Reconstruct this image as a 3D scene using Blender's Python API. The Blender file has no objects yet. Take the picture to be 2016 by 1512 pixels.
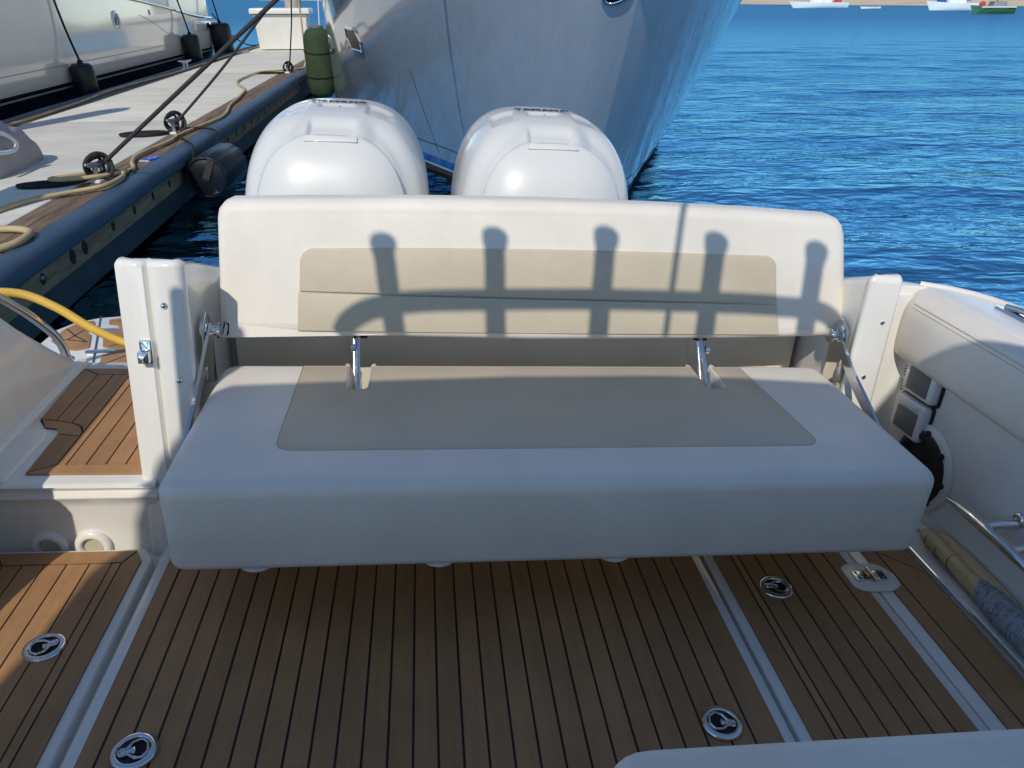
import bpy, bmesh, math, random
import numpy as np
from mathutils import Vector, Matrix
random.seed(7); rng = np.random.default_rng(7)
R_ = math.radians
sc = bpy.context.scene
col = sc.collection

# ------------------------------------------------------------------ camera
F = 1514.0 / 2016.0 * 36.0
PITCH = math.atan(766 / 1514.0); YAW = R_(6.055)
fw = np.array([math.sin(YAW) * math.cos(PITCH), math.cos(YAW) * math.cos(PITCH), -math.sin(PITCH)])
rt = np.array([math.cos(YAW), -math.sin(YAW), 0.0])
up = np.cross(rt, fw)
def c2w(v): 
    w = rt * v[0] + up * v[1] + fw * v[2]
    return w / np.linalg.norm(w)
# the motorboat floats with a slight trim and list: its axes in the world
yb = c2w((-180, 718, 1514)); tb = c2w((1514, 0, 180)); zb = np.cross(tb, yb)
BOAT = Matrix(((tb[0], yb[0], zb[0], 0), (tb[1], yb[1], zb[1], 0), (tb[2], yb[2], zb[2], 0.42), (0, 0, 0, 1)))
BINV = BOAT.inverted()
cam_d = bpy.data.cameras.new('camera'); cam = bpy.data.objects.new('camera', cam_d); col.objects.link(cam)
cam_d.sensor_width = 36; cam_d.lens = F; cam_d.clip_start = 0.02; cam_d.clip_end = 3000
cp = BOAT @ Vector((0, 0, 1.35))
cam.matrix_world = Matrix(((rt[0], up[0], -fw[0], cp.x), (rt[1], up[1], -fw[1], cp.y), (rt[2], up[2], -fw[2], cp.z), (0, 0, 0, 1)))
sc.camera = cam

# ------------------------------------------------------------------ light
SUN_AZ, SUN_EL = R_(21), R_(42)
to_sun = Vector((-math.sin(SUN_AZ) * math.cos(SUN_EL), -math.cos(SUN_AZ) * math.cos(SUN_EL), math.sin(SUN_EL)))
world = bpy.data.worlds.new('World'); sc.world = world; world.use_nodes = True
wn = world.node_tree; bg = wn.nodes['Background']
sky = wn.nodes.new('ShaderNodeTexSky'); sky.sky_type = 'NISHITA'; sky.sun_disc = False
sky.sun_elevation = SUN_EL; sky.sun_rotation = math.pi + SUN_AZ
sky.air_density = 0.85; sky.dust_density = 0.0; sky.ozone_density = 2.2; sky.altitude = 800
wn.links.new(sky.outputs[0], bg.inputs[0]); bg.inputs[1].default_value = 0.135
sd = bpy.data.lights.new('sun', 'SUN'); sd.energy = 2.45; sd.angle = R_(0.53); sd.color = (1.0, 0.925, 0.815)
so = bpy.data.objects.new('sun', sd); col.objects.link(so)
so.rotation_euler = (-to_sun).to_track_quat('-Z', 'Y').to_euler(); so.location = (-5, -12, 15)
sc.view_settings.view_transform = 'Standard'; sc.view_settings.look = 'None'
sc.view_settings.exposure = 0.32; sc.view_settings.gamma = 1.0

# ------------------------------------------------------------------ materials
def mat(name, color, rough=0.5, metal=0.0, var=0.0, vscale=4.0, bump=0.0, bscale=200.0, coat=0.0, spec=0.5,
        stretch=(1, 1, 1), col2=None, sheen=0.0, rand=0.0, detail=4.0, rvar=0.0, bump2=0.0, b2scale=8.0, stain_dapple=0.0, sscale=2.5, sstretch=(1, 1, 1), crough=0.06):
    m = bpy.data.materials.new(name); m.use_nodes = True
    nt = m.node_tree; b = nt.nodes['Principled BSDF']; L = nt.links
    b.inputs['Base Color'].default_value = (*color, 1); b.inputs['Roughness'].default_value = rough
    b.inputs['Metallic'].default_value = metal; b.inputs['Specular IOR Level'].default_value = spec
    b.inputs['Coat Weight'].default_value = coat; b.inputs['Coat Roughness'].default_value = crough
    if sheen: b.inputs['Sheen Weight'].default_value = sheen
    tc = nt.nodes.new('ShaderNodeTexCoord'); mp = nt.nodes.new('ShaderNodeMapping')
    mp.inputs['Scale'].default_value = stretch; L.new(tc.outputs['Object'], mp.inputs[0])
    last = None
    if var > 0 or col2:
        n = nt.nodes.new('ShaderNodeTexNoise'); n.inputs['Scale'].default_value = vscale; n.inputs['Detail'].default_value = detail
        n.inputs['Roughness'].default_value = 0.62
        L.new(mp.outputs[0], n.inputs['Vector'])
        r = nt.nodes.new('ShaderNodeValToRGB'); r.color_ramp.elements[0].position = 0.32; r.color_ramp.elements[1].position = 0.68
        c2 = col2 if col2 else tuple(c * (1 - var) for c in color); c1 = color if col2 else tuple(min(1, c * (1 + var * 0.6)) for c in color)
        r.color_ramp.elements[0].color = (*c2, 1); r.color_ramp.elements[1].color = (*c1, 1)
        L.new(n.outputs['Fac'], r.inputs[0]); last = r.outputs[0]
        if rvar:
            mr = nt.nodes.new('ShaderNodeMapRange'); mr.inputs[3].default_value = rough - rvar; mr.inputs[4].default_value = rough + rvar
            L.new(n.outputs['Fac'], mr.inputs[0]); L.new(mr.outputs[0], b.inputs['Roughness'])
    if rand > 0:
        oi = nt.nodes.new('ShaderNodeObjectInfo'); hs = nt.nodes.new('ShaderNodeHueSaturation')
        mr = nt.nodes.new('ShaderNodeMapRange'); mr.inputs[3].default_value = 1 - rand; mr.inputs[4].default_value = 1 + rand
        L.new(oi.outputs['Random'], mr.inputs[0]); L.new(mr.outputs[0], hs.inputs['Value'])
        if last: L.new(last, hs.inputs['Color'])
        else: hs.inputs['Color'].default_value = (*color, 1)
        last = hs.outputs[0]
    if stain_dapple > 0:
        mp3 = nt.nodes.new('ShaderNodeMapping'); mp3.inputs['Scale'].default_value = sstretch; L.new(tc.outputs['Object'], mp3.inputs[0])
        n3 = nt.nodes.new('ShaderNodeTexNoise'); n3.inputs['Scale'].default_value = sscale; n3.inputs['Detail'].default_value = 7; n3.inputs['Roughness'].default_value = 0.7
        L.new(mp3.outputs[0], n3.inputs['Vector'])
        r3 = nt.nodes.new('ShaderNodeMapRange'); r3.inputs[1].default_value = 0.38; r3.inputs[2].default_value = 0.66; r3.inputs[3].default_value = 1.0; r3.inputs[4].default_value = 1 - stain_dapple
        L.new(n3.outputs['Fac'], r3.inputs[0])
        h3 = nt.nodes.new('ShaderNodeHueSaturation'); L.new(r3.outputs[0], h3.inputs['Value'])
        if last: L.new(last, h3.inputs['Color'])
        else: h3.inputs['Color'].default_value = (*color, 1)
        last = h3.outputs[0]
    if last: L.new(last, b.inputs['Base Color'])
    if bump > 0:
        n2 = nt.nodes.new('ShaderNodeTexNoise'); n2.inputs['Scale'].default_value = bscale; n2.inputs['Detail'].default_value = 3
        L.new(mp.outputs[0], n2.inputs['Vector'])
        bp = nt.nodes.new('ShaderNodeBump'); bp.inputs['Strength'].default_value = bump; bp.inputs['Distance'].default_value = 0.004
        L.new(n2.outputs['Fac'], bp.inputs['Height']); L.new(bp.outputs[0], b.inputs['Normal'])
        if bump2 > 0:
            n4 = nt.nodes.new('ShaderNodeTexNoise'); n4.inputs['Scale'].default_value = b2scale; n4.inputs['Detail'].default_value = 2
            L.new(tc.outputs['Object'], n4.inputs['Vector'])
            b4 = nt.nodes.new('ShaderNodeBump'); b4.inputs['Strength'].default_value = bump2; b4.inputs['Distance'].default_value = 0.02
            L.new(n4.outputs['Fac'], b4.inputs['Height']); L.new(b4.outputs[0], bp.inputs['Normal'])
    return m

M = {}
M['gel'] = mat('white_gelcoat', (0.80, 0.78, 0.72), 0.22, var=0.05, vscale=2.5, coat=0.35, bump=0.02, bscale=30, rvar=0.06, stain_dapple=0.06, sscale=7, sstretch=(1, 1, .3))
M['gel_rough'] = mat('nonskid_gelcoat', (0.78, 0.77, 0.72), 0.5, var=0.07, vscale=5, bump=0.15, bscale=400)
M['liner'] = mat('cream_liner', (0.82, 0.745, 0.61), 0.35, var=0.06, vscale=3, coat=0.2, bump=0.03, bscale=40)
M['vinyl'] = mat('cream_vinyl', (0.79, 0.74, 0.655), 0.46, var=0.05, vscale=3.0, bump=0.3, bscale=420, spec=0.4, bump2=0.16, b2scale=5.5, stain_dapple=0.07, sscale=4)
M['tan'] = mat('tan_vinyl', (0.58, 0.505, 0.38), 0.46, var=0.05, vscale=3.0, bump=0.3, bscale=420, spec=0.4, bump2=0.16, b2scale=5.5, stain_dapple=0.08, sscale=4)
M['thread'] = mat('thread', (0.55, 0.47, 0.34), 0.7)
M['teak'] = mat('teak', (0.445, 0.24, 0.104), 0.6, vscale=34, col2=(0.37, 0.195, 0.082), stretch=(1, 0.07, 1), bump=0.35, bscale=260, rand=0.10, detail=9, stain_dapple=0.22, sscale=3.2)
M['caulk'] = mat('caulk', (0.012, 0.012, 0.016), 0.55)
M['chrome'] = mat('polished_steel', (0.72, 0.72, 0.72), 0.07, metal=1.0, var=0.05, vscale=20, rvar=0.03)
M['black'] = mat('black_plastic', (0.012, 0.012, 0.013), 0.4, var=0.2, vscale=12)
M['engine'] = mat('engine_paint', (0.66, 0.66, 0.625), 0.38, coat=0.7, var=0.02, vscale=3, crough=0.025)
M['engine_dark'] = mat('engine_dark', (0.05, 0.055, 0.06), 0.35, var=0.1, vscale=9)
M['badge'] = mat('badge_blue', (0.015, 0.02, 0.06), 0.3)
M['badge_red'] = mat('badge_red', (0.45, 0.04, 0.04), 0.3)
M['concrete'] = mat('dock_concrete', (0.78, 0.755, 0.665), 0.82, vscale=2.2, col2=(0.645, 0.625, 0.54), stretch=(0.5, 2.2, 1), bump=0.5, bscale=120, detail=9, stain_dapple=0.14, sscale=1.3)
M['wood'] = mat('weathered_timber', (0.27, 0.185, 0.125), 0.85, vscale=9, col2=(0.10, 0.065, 0.042), stretch=(5, 0.35, 5), bump=1.0, bscale=22, detail=9, rand=0.08)
M['wood_face'] = mat('fascia_timber', (0.27, 0.21, 0.13), 0.85, vscale=6, col2=(0.12, 0.095, 0.06), stretch=(4, 0.5, 4), bump=0.8, bscale=22, detail=9, rand=0.10)
M['rubber'] = mat('blue_rubber', (0.055, 0.10, 0.16), 0.5, vscale=4, col2=(0.035, 0.065, 0.11), bump=0.3, bscale=40, stretch=(1, 0.4, 1), rvar=0.1)
M['algae'] = mat('wet_timber', (0.03, 0.05, 0.06), 0.5, vscale=6, col2=(0.015, 0.03, 0.04), bump=0.6, bscale=40)
M['hole'] = mat('bolt_hole', (0.006, 0.006, 0.006), 0.8)
M['galv'] = mat('galvanised_steel', (0.48, 0.49, 0.50), 0.42, metal=0.8, var=0.25, vscale=30)
M['white_metal'] = mat('white_metal', (0.74, 0.73, 0.68), 0.45, var=0.12, vscale=30)
M['rope_dark'] = mat('dark_rope', (0.055, 0.048, 0.046), 0.9, vscale=160, col2=(0.028, 0.024, 0.024), bump=1.0, bscale=260, stretch=(1, 1, 1))
M['rope_black'] = mat('black_rope', (0.014, 0.014, 0.016), 0.85, vscale=160, col2=(0.006, 0.006, 0.007), bump=1.0, bscale=260)
M['hose'] = mat('beige_hose', (0.52, 0.40, 0.215), 0.55, var=0.22, vscale=5, bump=0.15, bscale=60)
M['hose_yellow'] = mat('yellow_hose', (0.75, 0.47, 0.075), 0.5, var=0.10, vscale=7, bump=0.25, bscale=120)
M['fender_black'] = mat('black_fender', (0.006, 0.0075, 0.012), 0.38, var=0.3, vscale=7, bump=0.1, bscale=50)
M['fender_green'] = mat('green_fender_cover', (0.034, 0.062, 0.026), 0.85, vscale=5, col2=(0.022, 0.042, 0.018), bump=0.5, bscale=90, stretch=(2, 2, 1))
M['canvas'] = mat('grey_canvas', (0.43, 0.38, 0.36), 0.85, var=0.10, vscale=5, bump=0.6, bscale=300)
M['white_plastic'] = mat('white_plastic', (0.78, 0.79, 0.79), 0.35, var=0.04, vscale=8)
M['grey_plastic'] = mat('grey_plastic', (0.16, 0.16, 0.155), 0.5, var=0.08, vscale=40, bump=0.3, bscale=300)
M['box'] = mat('dock_box_white', (0.80, 0.79, 0.73), 0.4, var=0.07, vscale=2.0, bump=0.05, bscale=20)
M['pile'] = mat('pile_concrete', (0.46, 0.42, 0.34), 0.85, var=0.25, vscale=4, bump=0.6, bscale=40)
M['blue_tag'] = mat('blue_tag', (0.02, 0.10, 0.52), 0.35)
M['navy'] = mat('navy_hull_paint', (0.41, 0.45, 0.50), 0.10, coat=0.7, var=0.06, vscale=0.5, spec=0.4, stain_dapple=0.10, sscale=16.0, sstretch=(1.0, 0.25, .25))  # fine streaks in the colour imitate sunlight dappling off the water
M['stripe_blue'] = mat('stripe_blue', (0.02, 0.085, 0.42), 0.2, coat=0.6)
M['stripe_dark'] = mat('knuckle_dark', (0.05, 0.06, 0.075), 0.3)
M['stripe_white'] = mat('stripe_white', (0.72, 0.72, 0.70), 0.3)
M['antifoul'] = mat('antifoul', (0.10, 0.035, 0.030), 0.8, var=0.4, vscale=6)
M['glass'] = mat('dark_glass', (0.006, 0.008, 0.012), 0.05, coat=1.0)
M['port_dark'] = mat('dark_port', (0.004, 0.005, 0.009), 0.35, spec=0.25)
M['awhite'] = mat('ivory_hull_paint', (0.90, 0.83, 0.70), 0.14, coat=0.8, var=0.03, vscale=0.6)
M['abulwark'] = mat('pale_grey_paint', (0.56, 0.57, 0.57), 0.2, coat=0.5, var=0.03, vscale=0.8)
M['ablack'] = mat('boot_black', (0.008, 0.009, 0.014), 0.25, coat=0.4)
M['agrey'] = mat('boot_grey', (0.42, 0.43, 0.42), 0.35)
M['bamboo'] = mat('bamboo', (0.72, 0.54, 0.31), 0.5, vscale=10, col2=(0.52, 0.37, 0.19), stretch=(6, 0.5, 6), bump=0.2, bscale=60)
M['cotton'] = mat('grey_cotton', (0.46, 0.48, 0.51), 0.95, vscale=60, col2=(0.24, 0.255, 0.28), bump=1.0, bscale=200)
M['label'] = mat('label_white', (0.66, 0.68, 0.70), 0.4)
M['ink'] = mat('ink', (0.02, 0.02, 0.022), 0.5)
M['sand'] = mat('sand', (0.60, 0.48, 0.32), 0.95, var=0.12, vscale=0.15, bump=0.2, bscale=2)
M['scrub'] = mat('scrub', (0.075, 0.10, 0.035), 0.9, vscale=1.2, col2=(0.035, 0.055, 0.02), bump=0.5, bscale=3)
M['bgreen'] = mat('boat_green', (0.035, 0.12, 0.045), 0.35)
M['bwhite'] = mat('boat_white', (0.78, 0.78, 0.76), 0.35)
M['bblue'] = mat('cover_blue', (0.02, 0.08, 0.36), 0.8)
M['bred'] = mat('cover_red', (0.55, 0.045, 0.03), 0.8)
M['btan'] = mat('mast_tan', (0.45, 0.33, 0.2), 0.6)
M['bgrey'] = mat('boat_grey', (0.25, 0.26, 0.28), 0.5)

def water_material():
    m = bpy.data.materials.new('sea_water'); m.use_nodes = True; nt = m.node_tree; b = nt.nodes['Principled BSDF']; L = nt.links
    b.inputs['Base Color'].default_value = (0.001, 0.10, 0.25, 1); m.node_tree.nodes['Principled BSDF'].subsurface_method = 'BURLEY'; b.inputs['Subsurface Weight'].default_value = 1.0; b.inputs['Subsurface Radius'].default_value = (1, 1, 1); b.inputs['Subsurface Scale'].default_value = 0.6; b.inputs['Roughness'].default_value = 0.09
    b.inputs['IOR'].default_value = 1.333; b.inputs['Specular IOR Level'].default_value = 0.0
    tc = nt.nodes.new('ShaderNodeTexCoord'); prev = None
    for sx, sy, scale, dist, st, det in ((0.5, 1.0, 0.40, 0.0, 0.16, 2), (0.42, 1.0, 2.0, 0.5, 0.20, 3), (0.55, 1.0, 6.0, 0.4, 0.075, 3)):
        mp = nt.nodes.new('ShaderNodeMapping'); mp.inputs['Scale'].default_value = (sx, sy, 1); mp.inputs['Rotation'].default_value = (0, 0, R_(8))
        L.new(tc.outputs['Object'], mp.inputs[0])
        n = nt.nodes.new('ShaderNodeTexNoise'); n.inputs['Scale'].default_value = scale; n.inputs['Detail'].default_value = det
        n.inputs['Distortion'].default_value = dist; n.inputs['Roughness'].default_value = 0.45
        L.new(mp.outputs[0], n.inputs['Vector'])
        mu = nt.nodes.new('ShaderNodeMath'); mu.operation = 'MULTIPLY'; mu.inputs[1].default_value = st; L.new(n.outputs['Fac'], mu.inputs[0])
        if prev:
            ad = nt.nodes.new('ShaderNodeMath'); L.new(prev, ad.inputs[0]); L.new(mu.outputs[0], ad.inputs[1]); prev = ad.outputs[0]
        else: prev = mu.outputs[0]
    sx_ = nt.nodes.new('ShaderNodeSeparateXYZ'); L.new(tc.outputs['Object'], sx_.inputs[0])
    rg = nt.nodes.new('ShaderNodeMapRange'); rg.inputs[1].default_value = 8; rg.inputs[2].default_value = 70; rg.inputs[3].default_value = 0.08; rg.inputs[4].default_value = 0.36
    L.new(sx_.outputs['Y'], rg.inputs[0]); L.new(rg.outputs[0], b.inputs['Roughness'])     # wind-ruffled open water beyond the sheltered dock
    bp = nt.nodes.new('ShaderNodeBump'); bp.inputs['Strength'].default_value = 1.0; bp.inputs['Distance'].default_value = 0.46
    L.new(prev, bp.inputs['Height']); L.new(bp.outputs[0], b.inputs['Normal'])
    # sky mirrored by the surface, filtered by the blue water
    gl = nt.nodes.new('ShaderNodeBsdfGlossy'); gl.inputs['Color'].default_value = (0.165, 0.415, 0.57, 1)
    L.new(rg.outputs[0], gl.inputs['Roughness']); L.new(bp.outputs[0], gl.inputs['Normal'])
    fr = nt.nodes.new('ShaderNodeFresnel'); fr.inputs['IOR'].default_value = 1.333; L.new(bp.outputs[0], fr.inputs['Normal'])
    mx = nt.nodes.new('ShaderNodeMixShader'); L.new(fr.outputs[0], mx.inputs[0]); L.new(b.outputs[0], mx.inputs[1]); L.new(gl.outputs[0], mx.inputs[2])
    L.new(mx.outputs[0], nt.nodes['Material Output'].inputs['Surface'])
    return m
M['water'] = water_material()

# ------------------------------------------------------------------ mesh helpers
IDENT = Matrix.Identity(4)
def finish(name, verts, faces, m, parent=None, smooth=35.0, xf=None):
    me = bpy.data.meshes.new(name)
    me.from_pydata([tuple(v) for v in verts], [], faces)
    return link(name, me, m, parent, smooth)
def link(name, me, m, parent=None, smooth=35.0):
    bm = bmesh.new(); bm.from_mesh(me); bmesh.ops.recalc_face_normals(bm, faces=bm.faces); bm.to_mesh(me); bm.free()
    if smooth is not None:
        me.polygons.foreach_set('use_smooth', [True] * len(me.polygons)); me.set_sharp_from_angle(angle=R_(smooth))
    for mm in (m if isinstance(m, (list, tuple)) else [m]): me.materials.append(M[mm])
    o = bpy.data.objects.new(name, me); col.objects.link(o)
    if parent: o.parent = parent
    return o
class MB:
    """collects pieces of geometry into one mesh"""
    def __init__(s): s.v = []; s.f = []
    def add(s, vs, fs, xf=None):
        o = len(s.v); s.v += [tuple(xf @ Vector(v)) if xf else tuple(v) for v in vs]; s.f += [[i + o for i in f] for f in fs]; return s
    def box(s, x0, x1, y0, y1, z0, z1, xf=None):
        return s.add([(x0, y0, z0), (x1, y0, z0), (x1, y1, z0), (x0, y1, z0), (x0, y0, z1), (x1, y0, z1), (x1, y1, z1), (x0, y1, z1)],
                     [[0, 3, 2, 1], [4, 5, 6, 7], [0, 1, 5, 4], [1, 2, 6, 5], [2, 3, 7, 6], [3, 0, 4, 7]], xf)
    def prism(s, poly, z0, z1, mapf=None, xf=None):
        n = len(poly); g = mapf or (lambda x, y, z: (x, y, z))
        return s.add([g(x, y, z0) for x, y in poly] + [g(x, y, z1) for x, y in poly],
                     [list(range(n))[::-1], list(range(n, 2 * n))] + [[i, (i + 1) % n, n + (i + 1) % n, n + i] for i in range(n)], xf)
    def pillow(s, poly, z0, z1, rt_=0.02, rb=0.02, seg=5, mapf=None, wt=None, xf=None):
        g = mapf or (lambda x, y, z: (x, y, z)); n = len(poly); rings = []
        if rb > 0:
            for k in range(seg): a = k / seg * math.pi / 2; rings.append((rb * (1 - math.sin(a)), z0 + rb * (1 - math.cos(a))))
        rings.append((0, z0 + rb)); 
        if z1 - rt_ > z0 + rb + 1e-6: rings.append((0, z1 - rt_))
        if rt_ > 0:
            for k in range(1, seg + 1): a = k / seg * math.pi / 2; rings.append((rt_ * (1 - math.cos(a)), z1 - rt_ + rt_ * math.sin(a)))
        vs = []; fs = []
        for off, z in rings: vs += [g(x, y, z) for x, y in offset(poly, off, wt)]
        k = len(rings)
        for i in range(k - 1):
            for j in range(n): fs.append([i * n + j, i * n + (j + 1) % n, (i + 1) * n + (j + 1) % n, (i + 1) * n + j])
        fs.append(list(range(n))[::-1]); fs.append(list(range((k - 1) * n, k * n)))
        return s.add(vs, fs, xf)
    def tube(s, pts, r, seg=10, closed=False, cap=True, xf=None):
        pts = [Vector(p) for p in pts]; n = len(pts); vs = []; fs = []
        rad = r if isinstance(r, (list, tuple)) else [r] * n
        prevn = None
        for i, p in enumerate(pts):
            a = pts[(i - 1) % n] if (closed or i > 0) else p; b = pts[(i + 1) % n] if (closed or i < n - 1) else p
            t = (b - a).normalized()
            if prevn is None:
                prevn = t.orthogonal().normalized()
            prevn = (prevn - t * prevn.dot(t)).normalized(); bn = t.cross(prevn)
            for k in range(seg):
                a_ = 2 * math.pi * k / seg; vs.append(p + (prevn * math.cos(a_) + bn * math.sin(a_)) * rad[i])
        for i in range(n if closed else n - 1):
            for k in range(seg): fs.append([i * seg + k, i * seg + (k + 1) % seg, ((i + 1) % n) * seg + (k + 1) % seg, ((i + 1) % n) * seg + k])
        if not closed and cap: fs += [list(range(seg))[::-1], list(range((n - 1) * seg, n * seg))]
        return s.add(vs, fs, xf)
    def lathe(s, prof, seg=24, xf=None):
        vs = []; fs = []; n = len(prof)
        for r, z in prof:
            for k in range(seg): a = 2 * math.pi * k / seg; vs.append((r * math.cos(a), r * math.sin(a), z))
        for i in range(n - 1):
            for k in range(seg): fs.append([i * seg + k, i * seg + (k + 1) % seg, (i + 1) * seg + (k + 1) % seg, (i + 1) * seg + k])
        fs += [list(range(seg))[::-1], list(range((n - 1) * seg, n * seg))]
        return s.add(vs, fs, xf)
    def grid(s, rows, closeu=False, cap=False, xf=None):
        n = len(rows[0]); vs = [p for r in rows for p in r]; fs = []
        for i in range(len(rows) - 1):
            for j in range(n if closeu else n - 1): fs.append([i * n + j, i * n + (j + 1) % n, (i + 1) * n + (j + 1) % n, (i + 1) * n + j])
        if cap: fs += [list(range(n))[::-1], list(range((len(rows) - 1) * n, len(rows) * n))]
        return s.add(vs, fs, xf)
    def build(s, name, m, parent=None, smooth=35.0): return finish(name, s.v, s.f, m, parent, smooth)
def offset(poly, d, wt=None):
    if d == 0: return list(poly)
    n = len(poly); A = sum(poly[i][0] * poly[(i + 1) % n][1] - poly[(i + 1) % n][0] * poly[i][1] for i in range(n)); sg = 1 if A > 0 else -1
    out = []
    for i in range(n):
        p0 = Vector(poly[i - 1]); p = Vector(poly[i]); p1 = Vector(poly[(i + 1) % n])
        e0 = (p - p0).normalized(); e1 = (p1 - p).normalized()
        n0 = Vector((-e0.y, e0.x)) * sg; n1 = Vector((-e1.y, e1.x)) * sg
        m = (n0 + n1); m = m.normalized() if m.length > 1e-6 else n0
        c = max(0.35, m.dot(n0)); q = p + m * (d / c) * (wt(p.x, p.y) if wt else 1); out.append((q.x, q.y))
    return out
def rounded(pts, rad, seg=5):
    """polygon with each corner rounded; rad one value or a list"""
    n = len(pts); out = []
    for i in range(n):
        r = rad[i] if isinstance(rad, (list, tuple)) else rad
        p0, p, p1 = Vector(pts[i - 1]), Vector(pts[i]), Vector(pts[(i + 1) % n])
        if r <= 0: out.append((p.x, p.y)); continue
        a = (p0 - p); b = (p1 - p); la, lb = a.length, b.length; a.normalize(); b.normalize()
        ang = math.acos(max(-1, min(1, a.dot(b)))); d = min(r / math.tan(ang / 2), la * 0.49, lb * 0.49)
        s_, e_ = p + a * d, p + b * d
        for k in range(seg + 1):
            t = k / seg; q = s_ * (1 - t) ** 2 + p * 2 * t * (1 - t) + e_ * t * t; out.append((q.x, q.y))
    return out
def curve(pts, n=8, closed=False):
    P = [Vector(p) for p in pts]; out = []; N = len(P)
    for i in range(N if closed else N - 1):
        a = P[(i - 1) % N] if (closed or i > 0) else P[i] * 2 - P[i + 1]; b = P[i]; c = P[(i + 1) % N]; d = P[(i + 2) % N] if (closed or i < N - 2) else c * 2 - b
        for k in range(n):
            t = k / n; out.append(0.5 * ((2 * b) + (-a + c) * t + (2 * a - 5 * b + 4 * c - d) * t * t + (-a + 3 * b - 3 * c + d) * t ** 3))
    if not closed: out.append(P[-1])
    return out
def pch(pts):
    xs = np.array([p[0] for p in pts], float); ys = np.array([p[1] for p in pts], float); h = np.diff(xs); d = np.diff(ys) / h
    m = np.zeros(len(xs)); m[0] = d[0]; m[-1] = d[-1]
    for i in range(1, len(xs) - 1):
        if d[i - 1] * d[i] > 0:
            w1 = 2 * h[i] + h[i - 1]; w2 = h[i] + 2 * h[i - 1]; m[i] = (w1 + w2) / (w1 / d[i - 1] + w2 / d[i])
    def f(x):
        x = min(max(x, xs[0]), xs[-1]); i = min(int(np.searchsorted(xs, x, side='right')) - 1, len(xs) - 2); t = (x - xs[i]) / h[i]
        return (2 * t ** 3 - 3 * t * t + 1) * ys[i] + (t ** 3 - 2 * t * t + t) * h[i] * m[i] + (-2 * t ** 3 + 3 * t * t) * ys[i + 1] + (t ** 3 - t * t) * h[i] * m[i + 1]
    return f
def tag(o, label=None, cat=None, group=None, kind=None):
    if label: o['label'] = label
    if cat: o['category'] = cat
    if group: o['group'] = group
    if kind: o['kind'] = kind
    return o
def empty(name, label, cat, loc=(0, 0, 0), group=None, boat=False):
    o = bpy.data.objects.new(name, None); col.objects.link(o); o.empty_display_size = 0.1
    o.matrix_world = (BOAT if boat else IDENT) @ Matrix.Translation(loc)
    return tag(o, label, cat, group)
def shift(root, loc):
    """parts were modelled in the frame of the boat or world: bring them under the root at its base"""
    for c in root.children: c.location = Vector(c.location) - Vector(loc)
def place(o, loc, boat=False): o.matrix_world = (BOAT if boat else IDENT) @ Matrix.Translation(loc); return o
def copy_tree(o, parent=None):
    c = o.copy(); col.objects.link(c); c.parent = parent
    for ch in o.children: copy_tree(ch, c)
    return c
def arc(cx, cy, r, a0, a1, n): return [(cx + r * math.cos(a0 + (a1 - a0) * i / n), cy + r * math.sin(a0 + (a1 - a0) * i / n)) for i in range(n + 1)]

# ================================================================== WATER AND SHORE
def wave_height(x, y):
    return (0.016 * math.sin(2.1 * y + 0.5 * x + 1.2 * math.sin(0.37 * x)) + 0.012 * math.sin(3.3 * y - 0.8 * x + 1.5 * math.sin(0.6 * x + 0.4 * y))
            + 0.008 * math.sin(5.2 * y + 1.7 * x + 2.0 * math.sin(0.9 * x)))
w = MB()
xs = list(np.concatenate([-np.geomspace(900, 14, 14), np.linspace(-12, 26, 200), np.geomspace(28, 900, 16)]))
ys = list(np.concatenate([-np.geomspace(600, 6, 8), np.linspace(-4, 36, 300), np.geomspace(36.5, 1500, 60)]))
rows = []
for y in ys:
    a = 1.0 if y < 26 else max(0.0, 1 - (y - 26) / 10)
    if y < 2: a *= max(0.0, (y + 4) / 6)
    rows.append([(x, y, a * (1 if -12 <= x <= 26 else 0) * wave_height(x, y)) for x in xs])
w.grid(rows)
tag(w.build('water', 'water', smooth=180), kind='structure')

b = MB(); rows = []
sh = [(-60, 330), (20, 240), (60, 188), (85, 158), (120, 128), (160, 110), (260, 95), (420, 80)]
def shore(x):
    for (x0, y0), (x1, y1) in zip(sh, sh[1:]):
        if x0 <= x <= x1: return y0 + (y1 - y0) * (x - x0) / (x1 - x0)
    return sh[-1][1] if x > sh[-1][0] else sh[0][1]
for k, (dy, z) in enumerate([(-4, -0.5), (0, 0.02), (5, 0.28), (16, 0.9), (24, 2.2), (60, 2.6), (500, 4.0)]):
    rows.append([(x, shore(x) + dy + 1.5 * math.sin(x * 0.13 + k), z + 0.08 * math.sin(x * 0.4 + k)) for x in np.linspace(-60, 420, 120)])
b.grid(rows); tag(b.build('beach', 'sand'), kind='structure')
# low scrub on the bank behind the sand
g = MB()
for i in range(420):
    x = rng.uniform(20, 240); y = shore(x) + rng.uniform(19, 34); s = rng.uniform(0.6, 1.7); z = 1.6 + rng.uniform(0, 0.8)
    for j in range(7):
        c = Vector((x, y, z)) + Vector(rng.normal(0, 0.5, 3)) * s
        a, bb = Vector(rng.normal(0, 1, 3)).normalized(), Vector(rng.normal(0, 1, 3)).normalized()
        g.add([c + a * s * 0.7, c + bb * s * 0.6, c - a * s * 0.6, c - bb * s * 0.7], [[0, 1, 2, 3]])
tag(g.build('scrub', 'scrub', smooth=None), 'low green scrub along the bank behind the sandy beach', 'scrub', kind='stuff')

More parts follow.
